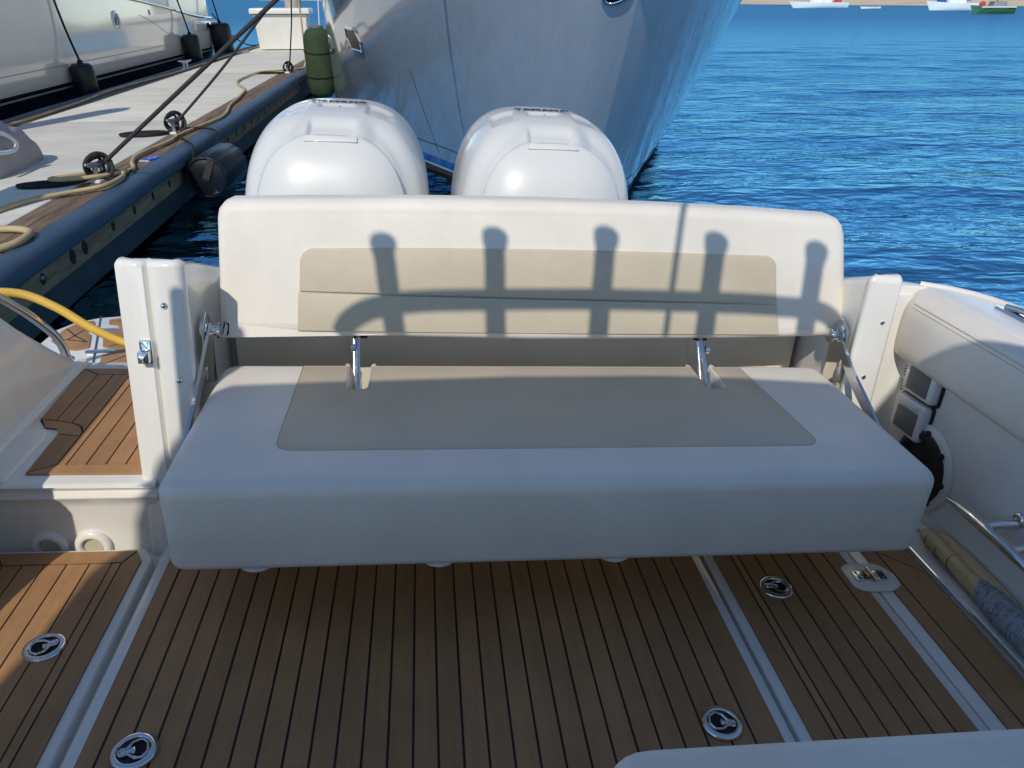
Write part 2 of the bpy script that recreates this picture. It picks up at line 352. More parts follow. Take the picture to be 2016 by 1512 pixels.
# ================================================================== FAR BOATS
def hull_small(mb, L, W, H, rise=0.25, sternw=0.75, n=18):
    rows = []
    for i in range(n + 1):
        t = i / n; x = (t - 0.5) * L
        wf = W / 2 * (1 - max(0, (t - 0.45) / 0.55) ** 2.2) * (sternw + (1 - sternw) * min(1, t / 0.35))
        sheer = H * (1 + rise * max(0, (t - 0.4) / 0.6) ** 2 + 0.08 * (1 - t))
        x2 = x + 0.10 * L * max(0, (t - 0.8) / 0.2) ** 1.5 
        prof = [(0, -0.35 * H), (wf * 0.55, -0.25 * H), (wf * 0.86, 0.1 * H), (wf * 0.97, 0.55 * H), (wf, sheer)]
        half = [(x + (x2 - x) * max(0, min(1, z / sheer)), yy, z) for yy, z in prof]
        rows.append([(p[0], -p[1], p[2]) for p in half[::-1]] + half[1:] )
    mb.grid(rows)
    for r in (rows[0],): mb.add(r, [list(range(len(r)))])
    return rows
def deck_of(rows, drop=0.06):
    d = MB(); rr = []
    for r in rows: rr.append([(r[0][0], r[0][1] * 0.97, r[0][2] - drop), (r[-1][0], r[-1][1] * 0.97, r[-1][2] - drop)])
    d.grid(rr); return d
def far_boat(name, label, cat, loc, rz, L, W, H, hullm, parts, rise=0.25):
    e = empty(name, label, cat, loc); e.rotation_euler = (0, 0, rz)
    mb = MB(); rows = hull_small(mb, L, W, H, rise); mb.build('hull', hullm, e)
    deck_of(rows).build('deck', 'bwhite', e)
    for nm, m, fn in parts:
        q = MB(); fn(q); q.build(nm, m, e)
    return e
def sail_parts(L, H, mast, cover, cabin='bwhite'):
    return [('cabin', cabin, lambda q: q.pillow(rounded([(-L * .18, -.75), (L * .16, -.5), (L * .2, 0), (L * .16, .5), (-L * .18, .75)], .2), H * .9, H + .5, .12, 0)),
            ('mast', 'btan', lambda q: q.tube([(L * .08, 0, H), (L * .08, 0, H + mast)], [.07, .05], 8)),
            ('boom', 'btan', lambda q: q.tube([(L * .07, 0, H + 1.1), (-L * .33, 0, H + 1.2)], .05, 8)),
            ('sail_cover', cover, lambda q: q.tube(curve([(L * .06, 0, H + 1.35), (-L * .1, 0, H + 1.28), (-L * .33, 0, H + 1.3)], 6), [.14] + [.2] * 11 + [.1], 8)),
            ('cabin_window', 'glass', lambda q: q.box(-L * .1, -L * .04, -.69, -.655, H + .15, H + .33)), ('cabin_window', 'glass', lambda q: q.box(0, L * .06, -.64, -.6, H + .15, H + .33)),
            ] + [('stanchion', 'chrome', lambda q, x=x, s=s: q.tube([(x, s * (.95 if x < L * .2 else .7), H), (x, s * (.95 if x < L * .2 else .7), H + .6)], .015, 5)) for x in (-L * .42, -L * .2, 0, L * .2) for s in (-1, 1)]
far_boat('sailboat', 'long white sailing boat with red cover moored off the sandy beach', 'sailboat', (60.5, 125, 0), R_(184), 8.6, 2.3, 0.72, 'bwhite',
         sail_parts(8.6, .72, 10, 'bred') + [('dinghy_cover', 'bred', lambda q: q.pillow(rounded([(-3.3, -.5), (-2.5, -.5), (-2.5, .5), (-3.3, .5)], .15), .75, 1.15, .15, 0))])
d = far_boat('dinghy', 'small pale dinghy floating behind the long white sailing boat', 'dinghy', (63.2, 115, 0), R_(178), 2.6, 1.2, 0.26, 'bwhite',
             [('thwart', 'btan', lambda q: q.box(-.2, .1, -.5, .5, .16, .2)), ('outboard', 'bgrey', lambda q: q.pillow(rounded([(-1.42, -.1), (-1.2, -.1), (-1.2, .1), (-1.42, .1)], .05), .1, .5, .05, .03))])
far_boat('sailboat', 'white cruising boat with bright blue covers next to the green boat', 'sailboat', (68.5, 104, 0), R_(176), 6.3, 2.1, 0.78, 'bwhite',
         sail_parts(6.3, .78, 9, 'bblue') + [('spray_hood', 'bblue', lambda q: q.pillow(rounded([(-1.7, -.7), (-.7, -.7), (-.7, .7), (-1.7, .7)], .2), 1.1, 1.75, .25, 0)),
                                            ('stern_canopy', 'bblue', lambda q: q.pillow(rounded([(1.3, -.45), (2.3, -.3), (2.3, .3), (1.3, .45)], .15), .95, 1.3, .15, 0))], 0.4)
far_boat('work_boat', 'green wooden boat with red cover and white rail near the blue-covered boat', 'boat', (60.8, 85.5, 0), R_(181), 4.5, 1.6, 0.62, 'bgreen',
         [('rub_rail', 'bwhite', lambda q: q.box(-2.1, 1.9, -.83, -.79, .58, .68)), ('rub_rail', 'bwhite', lambda q: q.box(-2.1, 1.9, .79, .83, .58, .68)),
          *[('stanchion', 'bwhite', lambda q, x=x: q.box(x, x + .12, -.82, -.78, .66, .84)) for x in np.linspace(-1.9, 1.5, 10)],
          ('deck_house', 'bgrey', lambda q: q.pillow(rounded([(-1.2, -.5), (.3, -.5), (.3, .5), (-1.2, .5)], .15), .5, 1.15, .12, 0)),
          ('roof', 'bred', lambda q: q.pillow(rounded([(-1.5, -.62), (.5, -.62), (.5, .62), (-1.5, .62)], .1), 1.3, 1.38, .03, .02)),
          ('buoy', 'bred', lambda q: q.lathe([(.02, .62), (.22, .68), (.33, .85), (.3, 1.02), (.12, 1.16), (.02, 1.18)], 14, Matrix.Translation((1.1, -.3, 0)))),
          ('mast', 'btan', lambda q: q.tube([(-.3, 0, .6), (-.3, 0, 6.5)], .05, 7))], 0.3)

# ================================================================== DOCK
dock = empty('floating_dock', 'long concrete floating dock with timber edge and blue rubber bumper', 'dock', (-3.4, 10, 0))
def dp(name, mb, m, lab=None, smooth=30):
    o = mb.build(name, m, dock, smooth); o.location = (3.4, -10, 0)
    if lab: o['label'] = lab
    return o
seams = [-6, -2.55, 3.5, 9.54, 15.6, 21.7, 27.6]
for a, c in zip(seams, seams[1:]):
    dp('slab', MB().pillow([(-4.33, a + .007), (-2.545, a + .007), (-2.545, c - .007), (-4.33, c - .007)], 0.12, 0.5, .012, 0, 3), 'concrete')
    dp('slab_joint', MB().box(-4.33, -2.545, c - .006, c + .006, .2, .488), 'white_metal')
for x0, x1 in ((-2.54, -2.405), (-2.398, -2.275), (-4.60, -4.475), (-4.468, -4.335)):
    y = -6.0 + rng.uniform(0, 2)
    while y < 27:
        L = rng.uniform(3.6, 4.8); y2 = min(27.5, y + L); j = rng.uniform(-.004, .004)
        dp('edge_board', MB().pillow([(x0, y + .003), (x1, y + .003), (x1, y2 - .003), (x0, y2 - .003)], 0.34, 0.497 + j, .008, 0, 2), 'wood'); y = y2
for s in (1, -1):
    xo = -2.272 if s > 0 else -4.603
    prof = [(0, .36), (.135, .375), (.15, .40), (.153, .44), (.143, .475), (.118, .497), (.085, .506), (.03, .507), (0, .50)]
    rows = [[(xo + s * px, y, pz + .0025 * math.sin(y * 3.1)) for px, pz in prof] for y in np.linspace(-6, 27.5, 120)]
    dp('rubber_bumper', MB().grid(rows, closeu=True, cap=True), 'rubber', smooth=60)
    xf_ = -2.30 if s > 0 else -4.575
    y = -6.0
    while y < 27:
        y2 = min(27.5, y + 4.9)
        dp('fascia_board', MB().box(min(xf_, xf_ + s * .115), max(xf_, xf_ + s * .115), y + .004, y2 - .004, .215, .372), 'wood_face')
        dp('lower_board', MB().box(min(xf_, xf_ + s * .1), max(xf_, xf_ + s * .1), y + .004, y2 - .004, .03, .209), 'algae'); y = y2
# bolt pockets along the face by the boat
hy = [4.16, 4.55, 4.98, 5.18] + [5.70 + .46 * k for k in range(22)]
for k, y in enumerate(hy):
    r = .042 if 2 <= k < 4 else .03
    xf = Matrix.Translation((-2.1845, y, .298)) @ Matrix.Rotation(R_(90), 4, 'Y') @ Matrix.Diagonal((1.15, 1, 1, 1))
    dp('bolt_pocket', MB().lathe([(r, -.004), (r, .002), (r * .8, .0025), (r * .4, .001)], 14, xf), 'hole')
    if k < 2: dp('bolt_head', MB().lathe([(.013, .0), (.013, .012), (.009, .016)], 6, Matrix.Translation((-2.184, y - .02, .31)) @ Matrix.Rotation(R_(90), 4, 'Y')), 'galv')

# cleats -------------------------------------------------------------
def cleat(loc, rz, m, label, L=.30, H=.12):
    e = empty('dock_cleat', label, 'cleat', loc); e.rotation_euler = (0, 0, rz)
    MB().pillow(rounded([(-.09, -.045), (.09, -.045), (.09, .045), (-.09, .045)], .02), 0, .022, .006, 0, 3).build('base_plate', m if m != 'galv' else 'white_metal', e)
    for s in (-1, 1):
        MB().tube([(s * .045, 0, .015), (s * .04, 0, H * .6), (s * .045, 0, H)], [.026, .018, .024], 10).build('post', m, e)
    MB().tube(curve([(-L / 2, 0, H + .025), (-L / 4, 0, H + .008), (0, 0, H), (L / 4, 0, H + .008), (L / 2, 0, H + .025)], 4), [.008, .013, .017, .02, .022, .024, .024, .025, .025, .025, .024, .024, .022, .02, .017, .013, .008], 10).build('horn', m, e)
    return e
cleat((-2.43, 6.3, .497), R_(78), 'galv', 'galvanised dock cleat wound with rope inside the beige hose loop')
cleat((-2.50, 8.6, .497), R_(80), 'galv', 'galvanised dock cleat above the ribbed black cylinder fender')
cleat((-2.40, 15.5, .497), R_(84), 'galv', 'galvanised dock cleat beside the tall green fender', .26)
cleat((-4.47, 16.5, .497), R_(60), 'white_metal', 'bare white dock cleat on the timber edge by the ivory yacht', .34, .13)

def wraps(mb, c, r, R0=.085, tilt=0.0):
    c = Vector(c)
    for k, (rx, rz_, ph) in enumerate(((R0, R0 * 1.0, 0), (R0 * .95, R0 * .9, .6), (R0 * .75, R0 * .85, -.5), (R0 * .7, R0 * .65, 1.1))):
        pts = []
        for i in range(28):
            a = 2 * math.pi * i / 28
            v = Vector((rx * math.cos(a), .028 * math.sin(2 * a + ph) + (k - 1.5) * .018, rz_ * math.sin(a)))
            v.rotate(Matrix.Rotation(ph * .35 + tilt, 3, 'Z')); pts.append(c + v)
        mb.tube(pts, r, 8, closed=True)
def rope_line(name, label, pts, r, m, wrap=None, wr=.085, tails=(), group=None):
    mb = MB(); mb.tube(curve(pts, 10), r, 10)
    if wrap: wraps(mb, wrap, r * .92, wr, .5)
    for t in tails: mb.tube(curve(t, 8), r * .9, 8)
    return tag(mb.build(name, m, smooth=60), label, 'rope', group)
rope_line('mooring_line', 'thick dark mooring line from the cleat inside the beige hose loop', [(-2.40, 6.34, .60), (-2.385, 6.33, .63), (-1.75, 6.12, 1.10), (-.62, 5.76, 1.93), (1.25, 5.3, 3.34)], .0155, 'rope_dark', (-2.43, 6.3, .61), .095,
          [[(-2.43, 6.26, .56), (-2.52, 6.2, .52), (-2.62, 6.1, .52)], [(-2.40, 6.4, .55), (-2.30, 6.45, .525), (-2.26, 6.5, .53)]])
rope_line('mooring_line', 'thinner dark mooring line from the cleat above the ribbed fender', [(-2.47, 8.62, .60), (-2.45, 8.62, .63), (-1.95, 8.6, 1.10), (-1.45, 8.6, 1.62), (-.6, 8.6, 2.5), (.0, 8.6, 3.2)], .013, 'rope_dark', (-2.5, 8.6, .61), .10,
          [[(-2.5, 8.56, .55), (-2.57, 8.5, .52), (-2.66, 8.44, .515)]])
rope_line('mooring_line', 'thin dark line rising from the cleat beside the green fender', [(-2.38, 15.5, .60), (-2.36, 15.5, .64), (-2.20, 15.2, 1.3), (-2.05, 14.9, 2.0), (-1.6, 14.4, 3.2)], .012, 'rope_black', (-2.40, 15.5, .60), .09)
def coil(loc, rz, a, bb, label, r=.012, turns=6):
    pts = []
    for i in range(turns * 30):
        t = i / 30; f = 1 - t / turns * .85; an = 2 * math.pi * t
        pts.append((a * f * math.cos(an) + rng.normal(0, .0025), bb * f * math.sin(an) + rng.normal(0, .002), r + .004 * (t % 1)))
    mb = MB().tube(pts, r, 6); o = mb.build('rope_coil', 'rope_black', smooth=60); o.location = loc; o.rotation_euler = (0, 0, rz)
    return tag(o, label, 'rope')
coil((-2.75, 6.12, .502), R_(12), .21, .095, 'flat black rope coil beside the cleat with the beige hose loop', .013)
coil((-2.77, 8.46, .502), R_(14), .24, .15, 'flat black rope coil beside the cleat above the ribbed fender', .013, 8)
coil((-2.70, 15.3, .502), R_(6), .25, .09, 'flat black rope coil beside the green fender cleat', .012)

def hose(name, label, pts, r, m, n=10): return tag(MB().tube(curve(pts, n), r, 10).build(name, m, smooth=60), label, 'hose')
hose('water_hose', 'beige water hose winding along the timber edge past the cleats', [(-2.80, 4.95, .52), (-2.66, 5.55, .52), (-2.47, 5.77, .525), (-2.30, 5.92, .53), (-2.25, 6.1, .535), (-2.265, 6.32, .535), (-2.36, 6.45, .54), (-2.5, 6.38, .54), (-2.66, 6.22, .55), (-2.72, 6.12, .55), (-2.62, 6.1, .55),
     (-2.45, 6.2, .545), (-2.30, 6.42, .535), (-2.29, 6.62, .525), (-2.39, 6.9, .522), (-2.45, 7.25, .522), (-2.38, 7.9, .522), (-2.39, 8.35, .522), (-2.33, 8.9, .522), (-2.26, 9.66, .522), (-2.40, 10.7, .522), (-2.46, 11.5, .522), (-2.58, 12.5, .522), (-2.85, 13.3, .522), (-2.95, 13.9, .522), (-2.95, 14.6, .522), (-2.85, 15.25, .535), (-2.6, 15.6, .53), (-2.32, 15.9, .525), (-2.20, 16.3, .56), (-2.16, 16.2, 1.0), (-2.13, 16.0, 2.2), (-2.0, 15.8, 3.0)], .0165, 'hose', 8)
hose('water_hose', 'beige water hose laid straight along the timber edge by the ivory yacht', [(-4.42, 7.8, .515), (-4.40, 9.5, .515), (-4.43, 11.2, .515), (-4.52, 12.6, .515), (-4.46, 14.3, .515), (-4.40, 15.9, .515), (-4.42, 18.5, .515), (-4.43, 21.7, .515), (-4.36, 24, .515)], .019, 'hose', 6)
hose('water_hose', 'short bend of beige hose on the weathered timber near the boat', [(-2.95, 4.9, .52), (-2.55, 4.85, .52), (-2.40, 4.83, .522), (-2.28, 4.74, .53), (-2.235, 4.62, .535), (-2.25, 4.47, .53), (-2.36, 4.36, .522), (-2.6, 4.3, .52)], .021, 'hose')
hose('water_hose', 'small tan hose end by the white dock box', [(-4.42, 20.6, .515), (-4.3, 20.9, .53), (-4.22, 21.2, .53), (-4.3, 21.45, .52), (-4.42, 21.3, .52)], .02, 'hose')

# dock box, pile, pedestal ----------------------------------------------
e = empty('dock_box', 'tall white dock box with overhanging lid in front of the pile', 'dock box', (-3.47, 22.3, .5))
def tap(x, y, z): f = 1 + .10 * z / .85; return (x * f, y * f, z)
MB().pillow(rounded([(-.60, -.32), (.60, -.32), (.60, .32), (-.60, .32)], .03, 3), .02, .85, 0, .02, 3, mapf=tap).build('body', 'box', e)
MB().pillow(rounded([(-.74, -.42), (.74, -.42), (.74, .42), (-.74, .42)], .03, 3), .85, .97, .04, .0, 4).build('lid', 'box', e)
MB().pillow(rounded([(-.685, -.375), (.685, -.375), (.685, .375), (-.685, .375)], .03, 3), .79, .85, 0, 0, 1).build('lid_skirt', 'agrey', e)
MB().box(-.45, .6, -.31, .31, 0, .02).build('foot', 'black', e)
p = MB().lathe([(.22, -.5), (.22, 3.2), (.19, 3.3), (.05, 3.45)], 18, Matrix.Translation((-3.36, 23.6, 0))); tag(p.build('dock_pile', 'pile'), 'tan round dock pile behind the white dock box', 'pile')
p = MB().lathe([(.16, -.5), (.16, 3.1), (.13, 3.2), (.03, 3.35)], 18, Matrix.Translation((-4.80, 7.75, 0))); tag(p.build('dock_pile', 'pile'), 'round dock pile standing at the dock edge beside the canvas bag', 'pile')
e = empty('power_pedestal', 'white power pedestal standing on the dock near the hose bend', 'pedestal', (-3.22, 4.75, .5))
MB().pillow(rounded([(-.24, -.17), (.24, -.17), (.24, .17), (-.24, .17)], .05), 0, 1.15, .05, 0, 4).build('body', 'box', e)
MB().pillow(rounded([(-.27, -.2), (.27, -.2), (.27, .2), (-.27, .2)], .06), 1.16, 1.26, .05, .01, 4).build('cap', 'abulwark', e)
MB().box(-.1, .1, .172, .18, .7, .95).build('outlet_panel', 'grey_plastic', e)
# blue tag on the timber
e = tag(MB().pillow([(-.045, -.09), (.045, -.09), (.045, .09), (-.045, .09)], 0, .012, .004, 0, 2).build('tag_plate', ['blue_tag']), 'small bright blue plate on the timber edge between two cleats', 'plate')
e.location = (-2.31, 7.15, .499); e.rotation_euler = (0, 0, R_(-18))
MB().box(-.045, .045, -.115, -.094, 0.0, .006).build('white_edge', 'label', e)
MB().box(-.012, -.002, -.04, .0, .0125, .0135).build('mark', 'label', e); MB().box(.012, .022, .0, .045, .0125, .0135).build('mark', 'label', e)

# canvas bag ---------------------------------------------------------------
e = empty('canvas_bag', 'grey canvas bag with white rope handle slumped on the dock', 'bag', (-3.475, 6.95, .5))
hy_ = pch([(-.72, .02), (-.70, .25), (-.60, .38), (-.30, .415), (-.10, .385), (.08, .33), (.22, .24), (.30, .17), (.335, .09), (.345, .02)])
wy_ = pch([(-.72, .18), (-.6, .25), (-.2, .275), (.15, .26), (.30, .235), (.345, .19)])
rows = []
for yv in list(np.linspace(-.72, .28, 40)) + [.30, .315, .328, .338, .345]:
    row = []
    for k in range(40):
        a = math.pi * k / 39; ca, sa = math.cos(a), math.sin(a)
        h, ww = hy_(yv), wy_(yv)
        f = 1 + .05 * math.sin(9 * yv + 4 * a) + .035 * math.sin(17 * yv - 7 * a) + .022 * math.sin(31 * yv + 11 * a)
        row.append((ww * math.copysign(abs(ca) ** .55, ca) * (1 + (f - 1) * .6 * sa) + .03 * (h - .2) * sa * -1, yv + .012 * math.sin(8 * a + 5 * yv) * sa, max(0, h * sa ** .6 * (f if sa > .1 else 1))))
    rows.append(row)
MB().grid(rows, closeu=True, cap=True).build('body', 'canvas', e, 80)
hl = [(.17, -.62, .385), (.25, -.42, .335), (.285, -.30, .285), (.295, -.22, .215), (.295, -.265, .175), (.295, -.38, .175), (.29, -.52, .19), (.28, -.66, .20)]
MB().tube(curve(hl, 8), .0165, 10).build('rope_handle', 'white_plastic', e, 60)
# ribbed cylinder fender on the dock face ------------------------------------
e = empty('cylinder_fender', 'ribbed black cylinder fender hanging on its side against the dock face', 'fender', (-1.93, 7.75, .28))
e.rotation_euler = (0, R_(-4), R_(-3))
rows = []
for y, rr in [(-.36, .045), (-.36, .165), (-.345, .185), (-.33, .19), (.33, .19), (.345, .185), (.36, .165), (.36, .045)]:
    rows.append([(rr * (1 + (.035 if (k % 8) < 5 and rr > .186 else 0)) * math.cos(2 * math.pi * k / 96), y, rr * (1 + (.035 if (k % 8) < 5 and rr > .186 else 0)) * math.sin(2 * math.pi * k / 96)) for k in range(96)])
MB().grid(rows, closeu=True, cap=True).build('body', 'fender_black', e, 40)
MB().tube([(.17 * math.cos(a), -.362, .17 * math.sin(a)) for a in np.linspace(0, 2 * math.pi, 40)[:-1]], .008, 6, closed=True).build('end_rim', 'fender_black', e)
MB().lathe([(.035, 0), (.035, .006), (.022, .006), (.02, .001)], 14, Matrix.Translation((0, -.364, 0)) @ Matrix.Rotation(R_(90), 4, 'X')).build('end_plug', 'hole', e)
MB().box(-.03, .03, -.375, -.366, -.01, .17, Matrix.Rotation(R_(28), 4, 'Y')).build('strap', 'rope_dark', e)
rope_line('fender_line', 'black cord from the cleat down to the near end of the ribbed fender', [(-2.47, 8.52, .53), (-2.36, 8.2, .525), (-2.2, 7.9, .52), (-2.11, 7.72, .50), (-2.09, 7.6, .42), (-2.03, 7.42, .36)], .009, 'rope_black')
rope_line('fender_line', 'black cord from the cleat to the far end of the ribbed fender', [(-2.46, 8.62, .54), (-2.3, 8.7, .53), (-2.17, 8.68, .52), (-2.09, 8.6, .49), (-2.05, 8.35, .42), (-1.98, 8.13, .38)], .009, 'rope_black')
# tall green fender between dock and navy yacht -------------------------------
e = empty('green_fender', 'tall green cloth covered fender between the dock and the navy yacht', 'fender', (-1.80, 15.35, .08))
prof = [(.05, .0), (.16, .02), (.225, .10), (.245, .25), (.25, .6), (.25, .95), (.235, 1.06), (.19, 1.13), (.10, 1.17)]
MB().lathe(prof, 28).build('body', 'fender_green', e, 70)
for z in (.40, .80): MB().tube([(.252 * math.cos(a), .252 * math.sin(a), z + .05 * math.sin(a)) for a in np.linspace(0, 2 * math.pi, 36)[:-1]], .013, 7, closed=True).build('strap', 'rope_black', e, 60)
MB().lathe([(.12, 1.165), (.12, 1.2), (.09, 1.215)], 20).build('cap', 'grey_plastic', e)
rope_line('fender_line', 'thin white cord holding up the green fender', [(-1.74, 15.35, 1.29), (-1.70, 15.35, 2.0), (-1.62, 15.3, 3.2)], .010, 'white_plastic')

# ================================================================== NAVY YACHT
TB = [(0., [(6.5, 0), (6.55, .12), (6.7, .28), (7.2, .53), (8.3, .93), (9.3, 1.36), (10.3, 1.69), (11.5, 2.1), (13, 2.5), (15.8, 2.95), (21, 3.1)]),
      (1.77, [(4.95, 0), (4.99, .15), (5.12, .33), (5.5, .66), (6, .97), (7, 1.43), (8, 1.81), (9, 2.09), (10.5, 2.41), (12, 2.62), (16, 3.0), (21, 3.1)]),
      (3.3, [(3.95, 0), (4.0, .2), (4.15, .45), (4.6, .95), (5.6, 1.52), (7.5, 2.17), (9.5, 2.6), (12, 2.87), (16, 3.07), (21, 3.15)])]
TF = [(z, pch(t), t[0][0]) for z, t in TB]
def lag(z, v):
    a, b_, c = 0., 1.77, 3.3
    return v[0] * (z - b_) * (z - c) / ((a - b_) * (a - c)) + v[1] * (z - a) * (z - c) / ((b_ - a) * (b_ - c)) + v[2] * (z - a) * (z - b_) / ((c - a) * (c - b_))
def hullp(u, z, side=-1, off=0.0):
    def q(u, z):
        ys = [t[2] + (21 - t[2]) * u for t in TF]
        return Vector((1.335 + side * max(0.0, lag(z, [t[1](yy) for t, yy in zip(TF, ys)])), lag(z, ys), z))
    p = q(u, z)
    if off:
        du = q(min(1, u + .004), z) - q(max(0.0, u - .004), z); dz = q(u, z + .02) - q(u, z - .02)
        n = du.cross(dz); n.normalize()
        if n.x * side < 0 or (abs(n.x) < .02 and n.y > 0): n = -n
        p += n * off
    return p
yacht = empty('motor_yacht', 'large navy blue motor yacht with flared bow moored behind the outboards', 'yacht', (1.5, 13, 0))
def yp(name, mb, m, smooth=50): o = mb.build(name, m, yacht, smooth); o.location = (-1.5, -13, 0); return o
us = [(i / 90) ** 1.9 for i in range(91)]
def strake(z0, z1, nz, off=0.0, sides=(-1, 1)):
    mb = MB()
    rows = []
    for k in range(nz + 1):
        z = z0 + (z1 - z0) * k / nz
        rows.append([tuple(hullp(u, z, -1, off)) for u in us[::-1]][:-1] + [tuple(hullp(0, z, -1) + Vector((0, -off, 0)))] + [tuple(hullp(u, z, 1, off)) for u in us][1:])
    return mb.grid(rows)
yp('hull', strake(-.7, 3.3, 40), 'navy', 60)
yp('boot_stripe', strake(.118, .215, 2, .004), 'stripe_blue'); yp('pin_stripe', strake(.086, .114, 1, .004), 'stripe_white'); yp('bottom_paint', strake(-.6, .080, 4, .003), 'antifoul')
yp('chine_line', strake(.38, .39, 1, .003), 'stripe_dark')  # thin dark band drawn along the chine
for s in (-1, 1): yp('rub_rail', MB().tube([tuple(hullp(u, 3.28, s, .01)) for u in us], .04, 8), 'chrome')
dk = []
for u in us: dk.append([tuple(hullp(u, 3.2, -1)), tuple((hullp(u, 3.2, -1) + hullp(u, 3.2, 1)) / 2 + Vector((0, 0, .06))), tuple(hullp(u, 3.2, 1))])
yp('foredeck', MB().grid(dk), 'bwhite')
yp('superstructure', MB().pillow(rounded([(-.6, 10.5), (.4, 9.3), (2.6, 9.3), (3.6, 10.5), (3.9, 20), (-.9, 20)], .8, 6), 3.15, 4.6, .4, 0, 5), 'bwhite')
tr = [tuple(hullp(1, z, -1)) for z in np.linspace(-.7, 3.3, 12)] + [tuple(hullp(1, z, 1)) for z in np.linspace(3.3, -.7, 12)]
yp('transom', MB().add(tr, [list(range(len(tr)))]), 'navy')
def hull_port(uc, zc, lu, lz, label=None, side=-1):
    """long six sided porthole lying on the hull side"""
    shape = [(-1, -.15), (-.78, -.85), (-.55, -1), (.62, -1), (.85, -.9), (1, .1), (.85, .75), (.6, 1), (-.5, 1), (-.8, .8)]
    def ring(f, off): return [tuple(hullp(uc + x * lu * f, zc + z * lz * f, side, off)) for x, z in rounded(shape, .25, 4)]
    a, b_, c, d_ = ring(1.14, .001), ring(1.10, .014), ring(.90, .014), ring(.84, .004)
    f = yp('porthole', MB().grid([a, b_, c, d_], closeu=True), 'chrome')
    rr_ = ring(.88, .009); nn = len(rr_); g_ = MB().add(rr_ + [tuple(hullp(uc, zc, side, .009))], [[k, (k + 1) % nn, nn] for k in range(nn)]).build('pane', 'port_dark', f)
hull_port(.256, 1.335, .0245, .115); hull_port(.474, 1.10, .030, .11)
hp = MB().tube([tuple(hullp(.0024 + .0017 * math.cos(a), 1.80 + .075 * math.sin(a), -1, .008)) for a in np.linspace(0, 2 * math.pi, 28)[:-1]], .012, 8, closed=True)
hw_ = yp('hawse_ring', hp, 'chrome')
pts_ = [tuple(hullp(.0024 + .0017 * math.cos(a), 1.80 + .075 * math.sin(a), -1, .014)) for a in np.linspace(0, 2 * math.pi, 28)[:-1]]
MB().add(pts_, [list(range(len(pts_)))]).build('hawse_cover', 'port_dark', hw_)
# anchor stowed at the stem head
an = MB(); an.tube([(1.335, 4.1, 3.05), (1.335, 3.75, 2.9), (1.335, 4.15, 2.35)], .035, 8); an.add([(1.335, 4.35, 2.2), (.98, 4.25, 2.5), (1.335, 4.02, 2.65), (1.69, 4.25, 2.5), (1.335, 4.2, 2.62)], [[0, 1, 2], [0, 2, 3], [0, 1, 4], [0, 4, 3], [1, 2, 4], [2, 3, 4]])
yp('anchor', an, 'chrome')
ln = MB().tube([tuple(hullp(.145, z, -1, .0)) for z in np.linspace(.3, 1.15, 10)], .0035, 5); yp('hull_seam', ln, 'ablack')

# ================================================================== IVORY YACHT
ivory = empty('motor_yacht', 'ivory motor yacht with black boot stripes moored along the far dock edge', 'yacht', (-7, 15, 0))
def ip(name, mb, m, smooth=40): o = mb.build(name, m, ivory, smooth); o.location = (7, -15, 0); return o
sheer = pch([(4, 2.0), (10, 1.98), (13, 1.86), (15.5, 1.74), (18, 1.54), (20.6, 1.31), (22.6, 1.22)])
def sidex(y, z):
    bx = -5.06 - .22 * max(0, (.9 - z) / .9) ** 1.7 - .05 * max(0, z - 1.2)
    if y > 21.2: bx -= .55 * ((y - 21.2) / 1.4) ** 2.4
    if y < 9: bx -= .04 * (9 - y) ** 1.6
    return bx
Ys = list(np.linspace(4, 20, 40)) + list(np.linspace(20.3, 22.6, 16))
def aband(z0f, z1f, nz, off=0.0, y0=4, y1=23):
    rows = []
    for k in range(nz + 1):
        row = []
        for y in Ys:
            if not y0 <= y <= y1: continue
            a, b_ = (z0f(y) if callable(z0f) else z0f), (z1f(y) if callable(z1f) else z1f); z = a + (b_ - a) * k / nz
            row.append((sidex(y, z) + off, y, z))
        rows.append(row)
    return MB().grid(rows)
ip('hull', aband(-.6, sheer, 24), 'awhite')
ip('boot_stripe', aband(-.5, .36, 3, .004), 'ablack'); ip('boot_stripe', aband(.385, .555, 2, .004), 'ablack'); ip('boot_stripe', aband(.58, .63, 1, .004), 'ablack')
ip('boot_line', aband(.36, .385, 1, .0035), 'agrey'); ip('boot_line', aband(.555, .58, 1, .0035), 'agrey')
ip('cove_line', aband(.86, .872, 1, .003), 'agrey')
ip('bulwark', aband(lambda y: sheer(y) + .02, lambda y: 2.7 - .35 * max(0, (y - 19) / 3.6), 8, -.03, 4, 22.8), 'abulwark')
ip('rub_rail', MB().tube([(sidex(y, sheer(y)) + .012, y, sheer(y)) for y in Ys], .028, 8), 'chrome', 60)
ip('transom', MB().add([(sidex(22.6, z), 22.6, z) for z in np.linspace(-.6, 1.25, 10)] + [(-9.4, 22.6, 1.25), (-9.4, 22.6, -.6)], [list(range(12))]), 'awhite')
ip('side_deck', MB().box(-9.4, -5.15, 4, 22.5, 1.1, 1.2), 'bwhite')
ip('deck_house', MB().pillow(rounded([(-8.8, 6), (-5.5, 6), (-5.5, 17), (-8.8, 17)], .6), 1.2, 3.6, .3, 0), 'abulwark')
hp = MB().lathe([(.165, -.03), (.165, .012), (.15, .02), (.128, .02), (.118, -.02)], 28, Matrix.Translation((sidex(15.03, 1.37), 15.03, 1.37)) @ Matrix.Rotation(R_(90), 4, 'Y')); f = ip('porthole', hp, 'awhite')
MB().lathe([(.124, 0), (.124, .004), (.1, .005)], 24, Matrix.Translation((sidex(15.03, 1.37) - .002, 15.03, 1.37)) @ Matrix.Rotation(R_(90), 4, 'Y')).build('pane', 'glass', f)
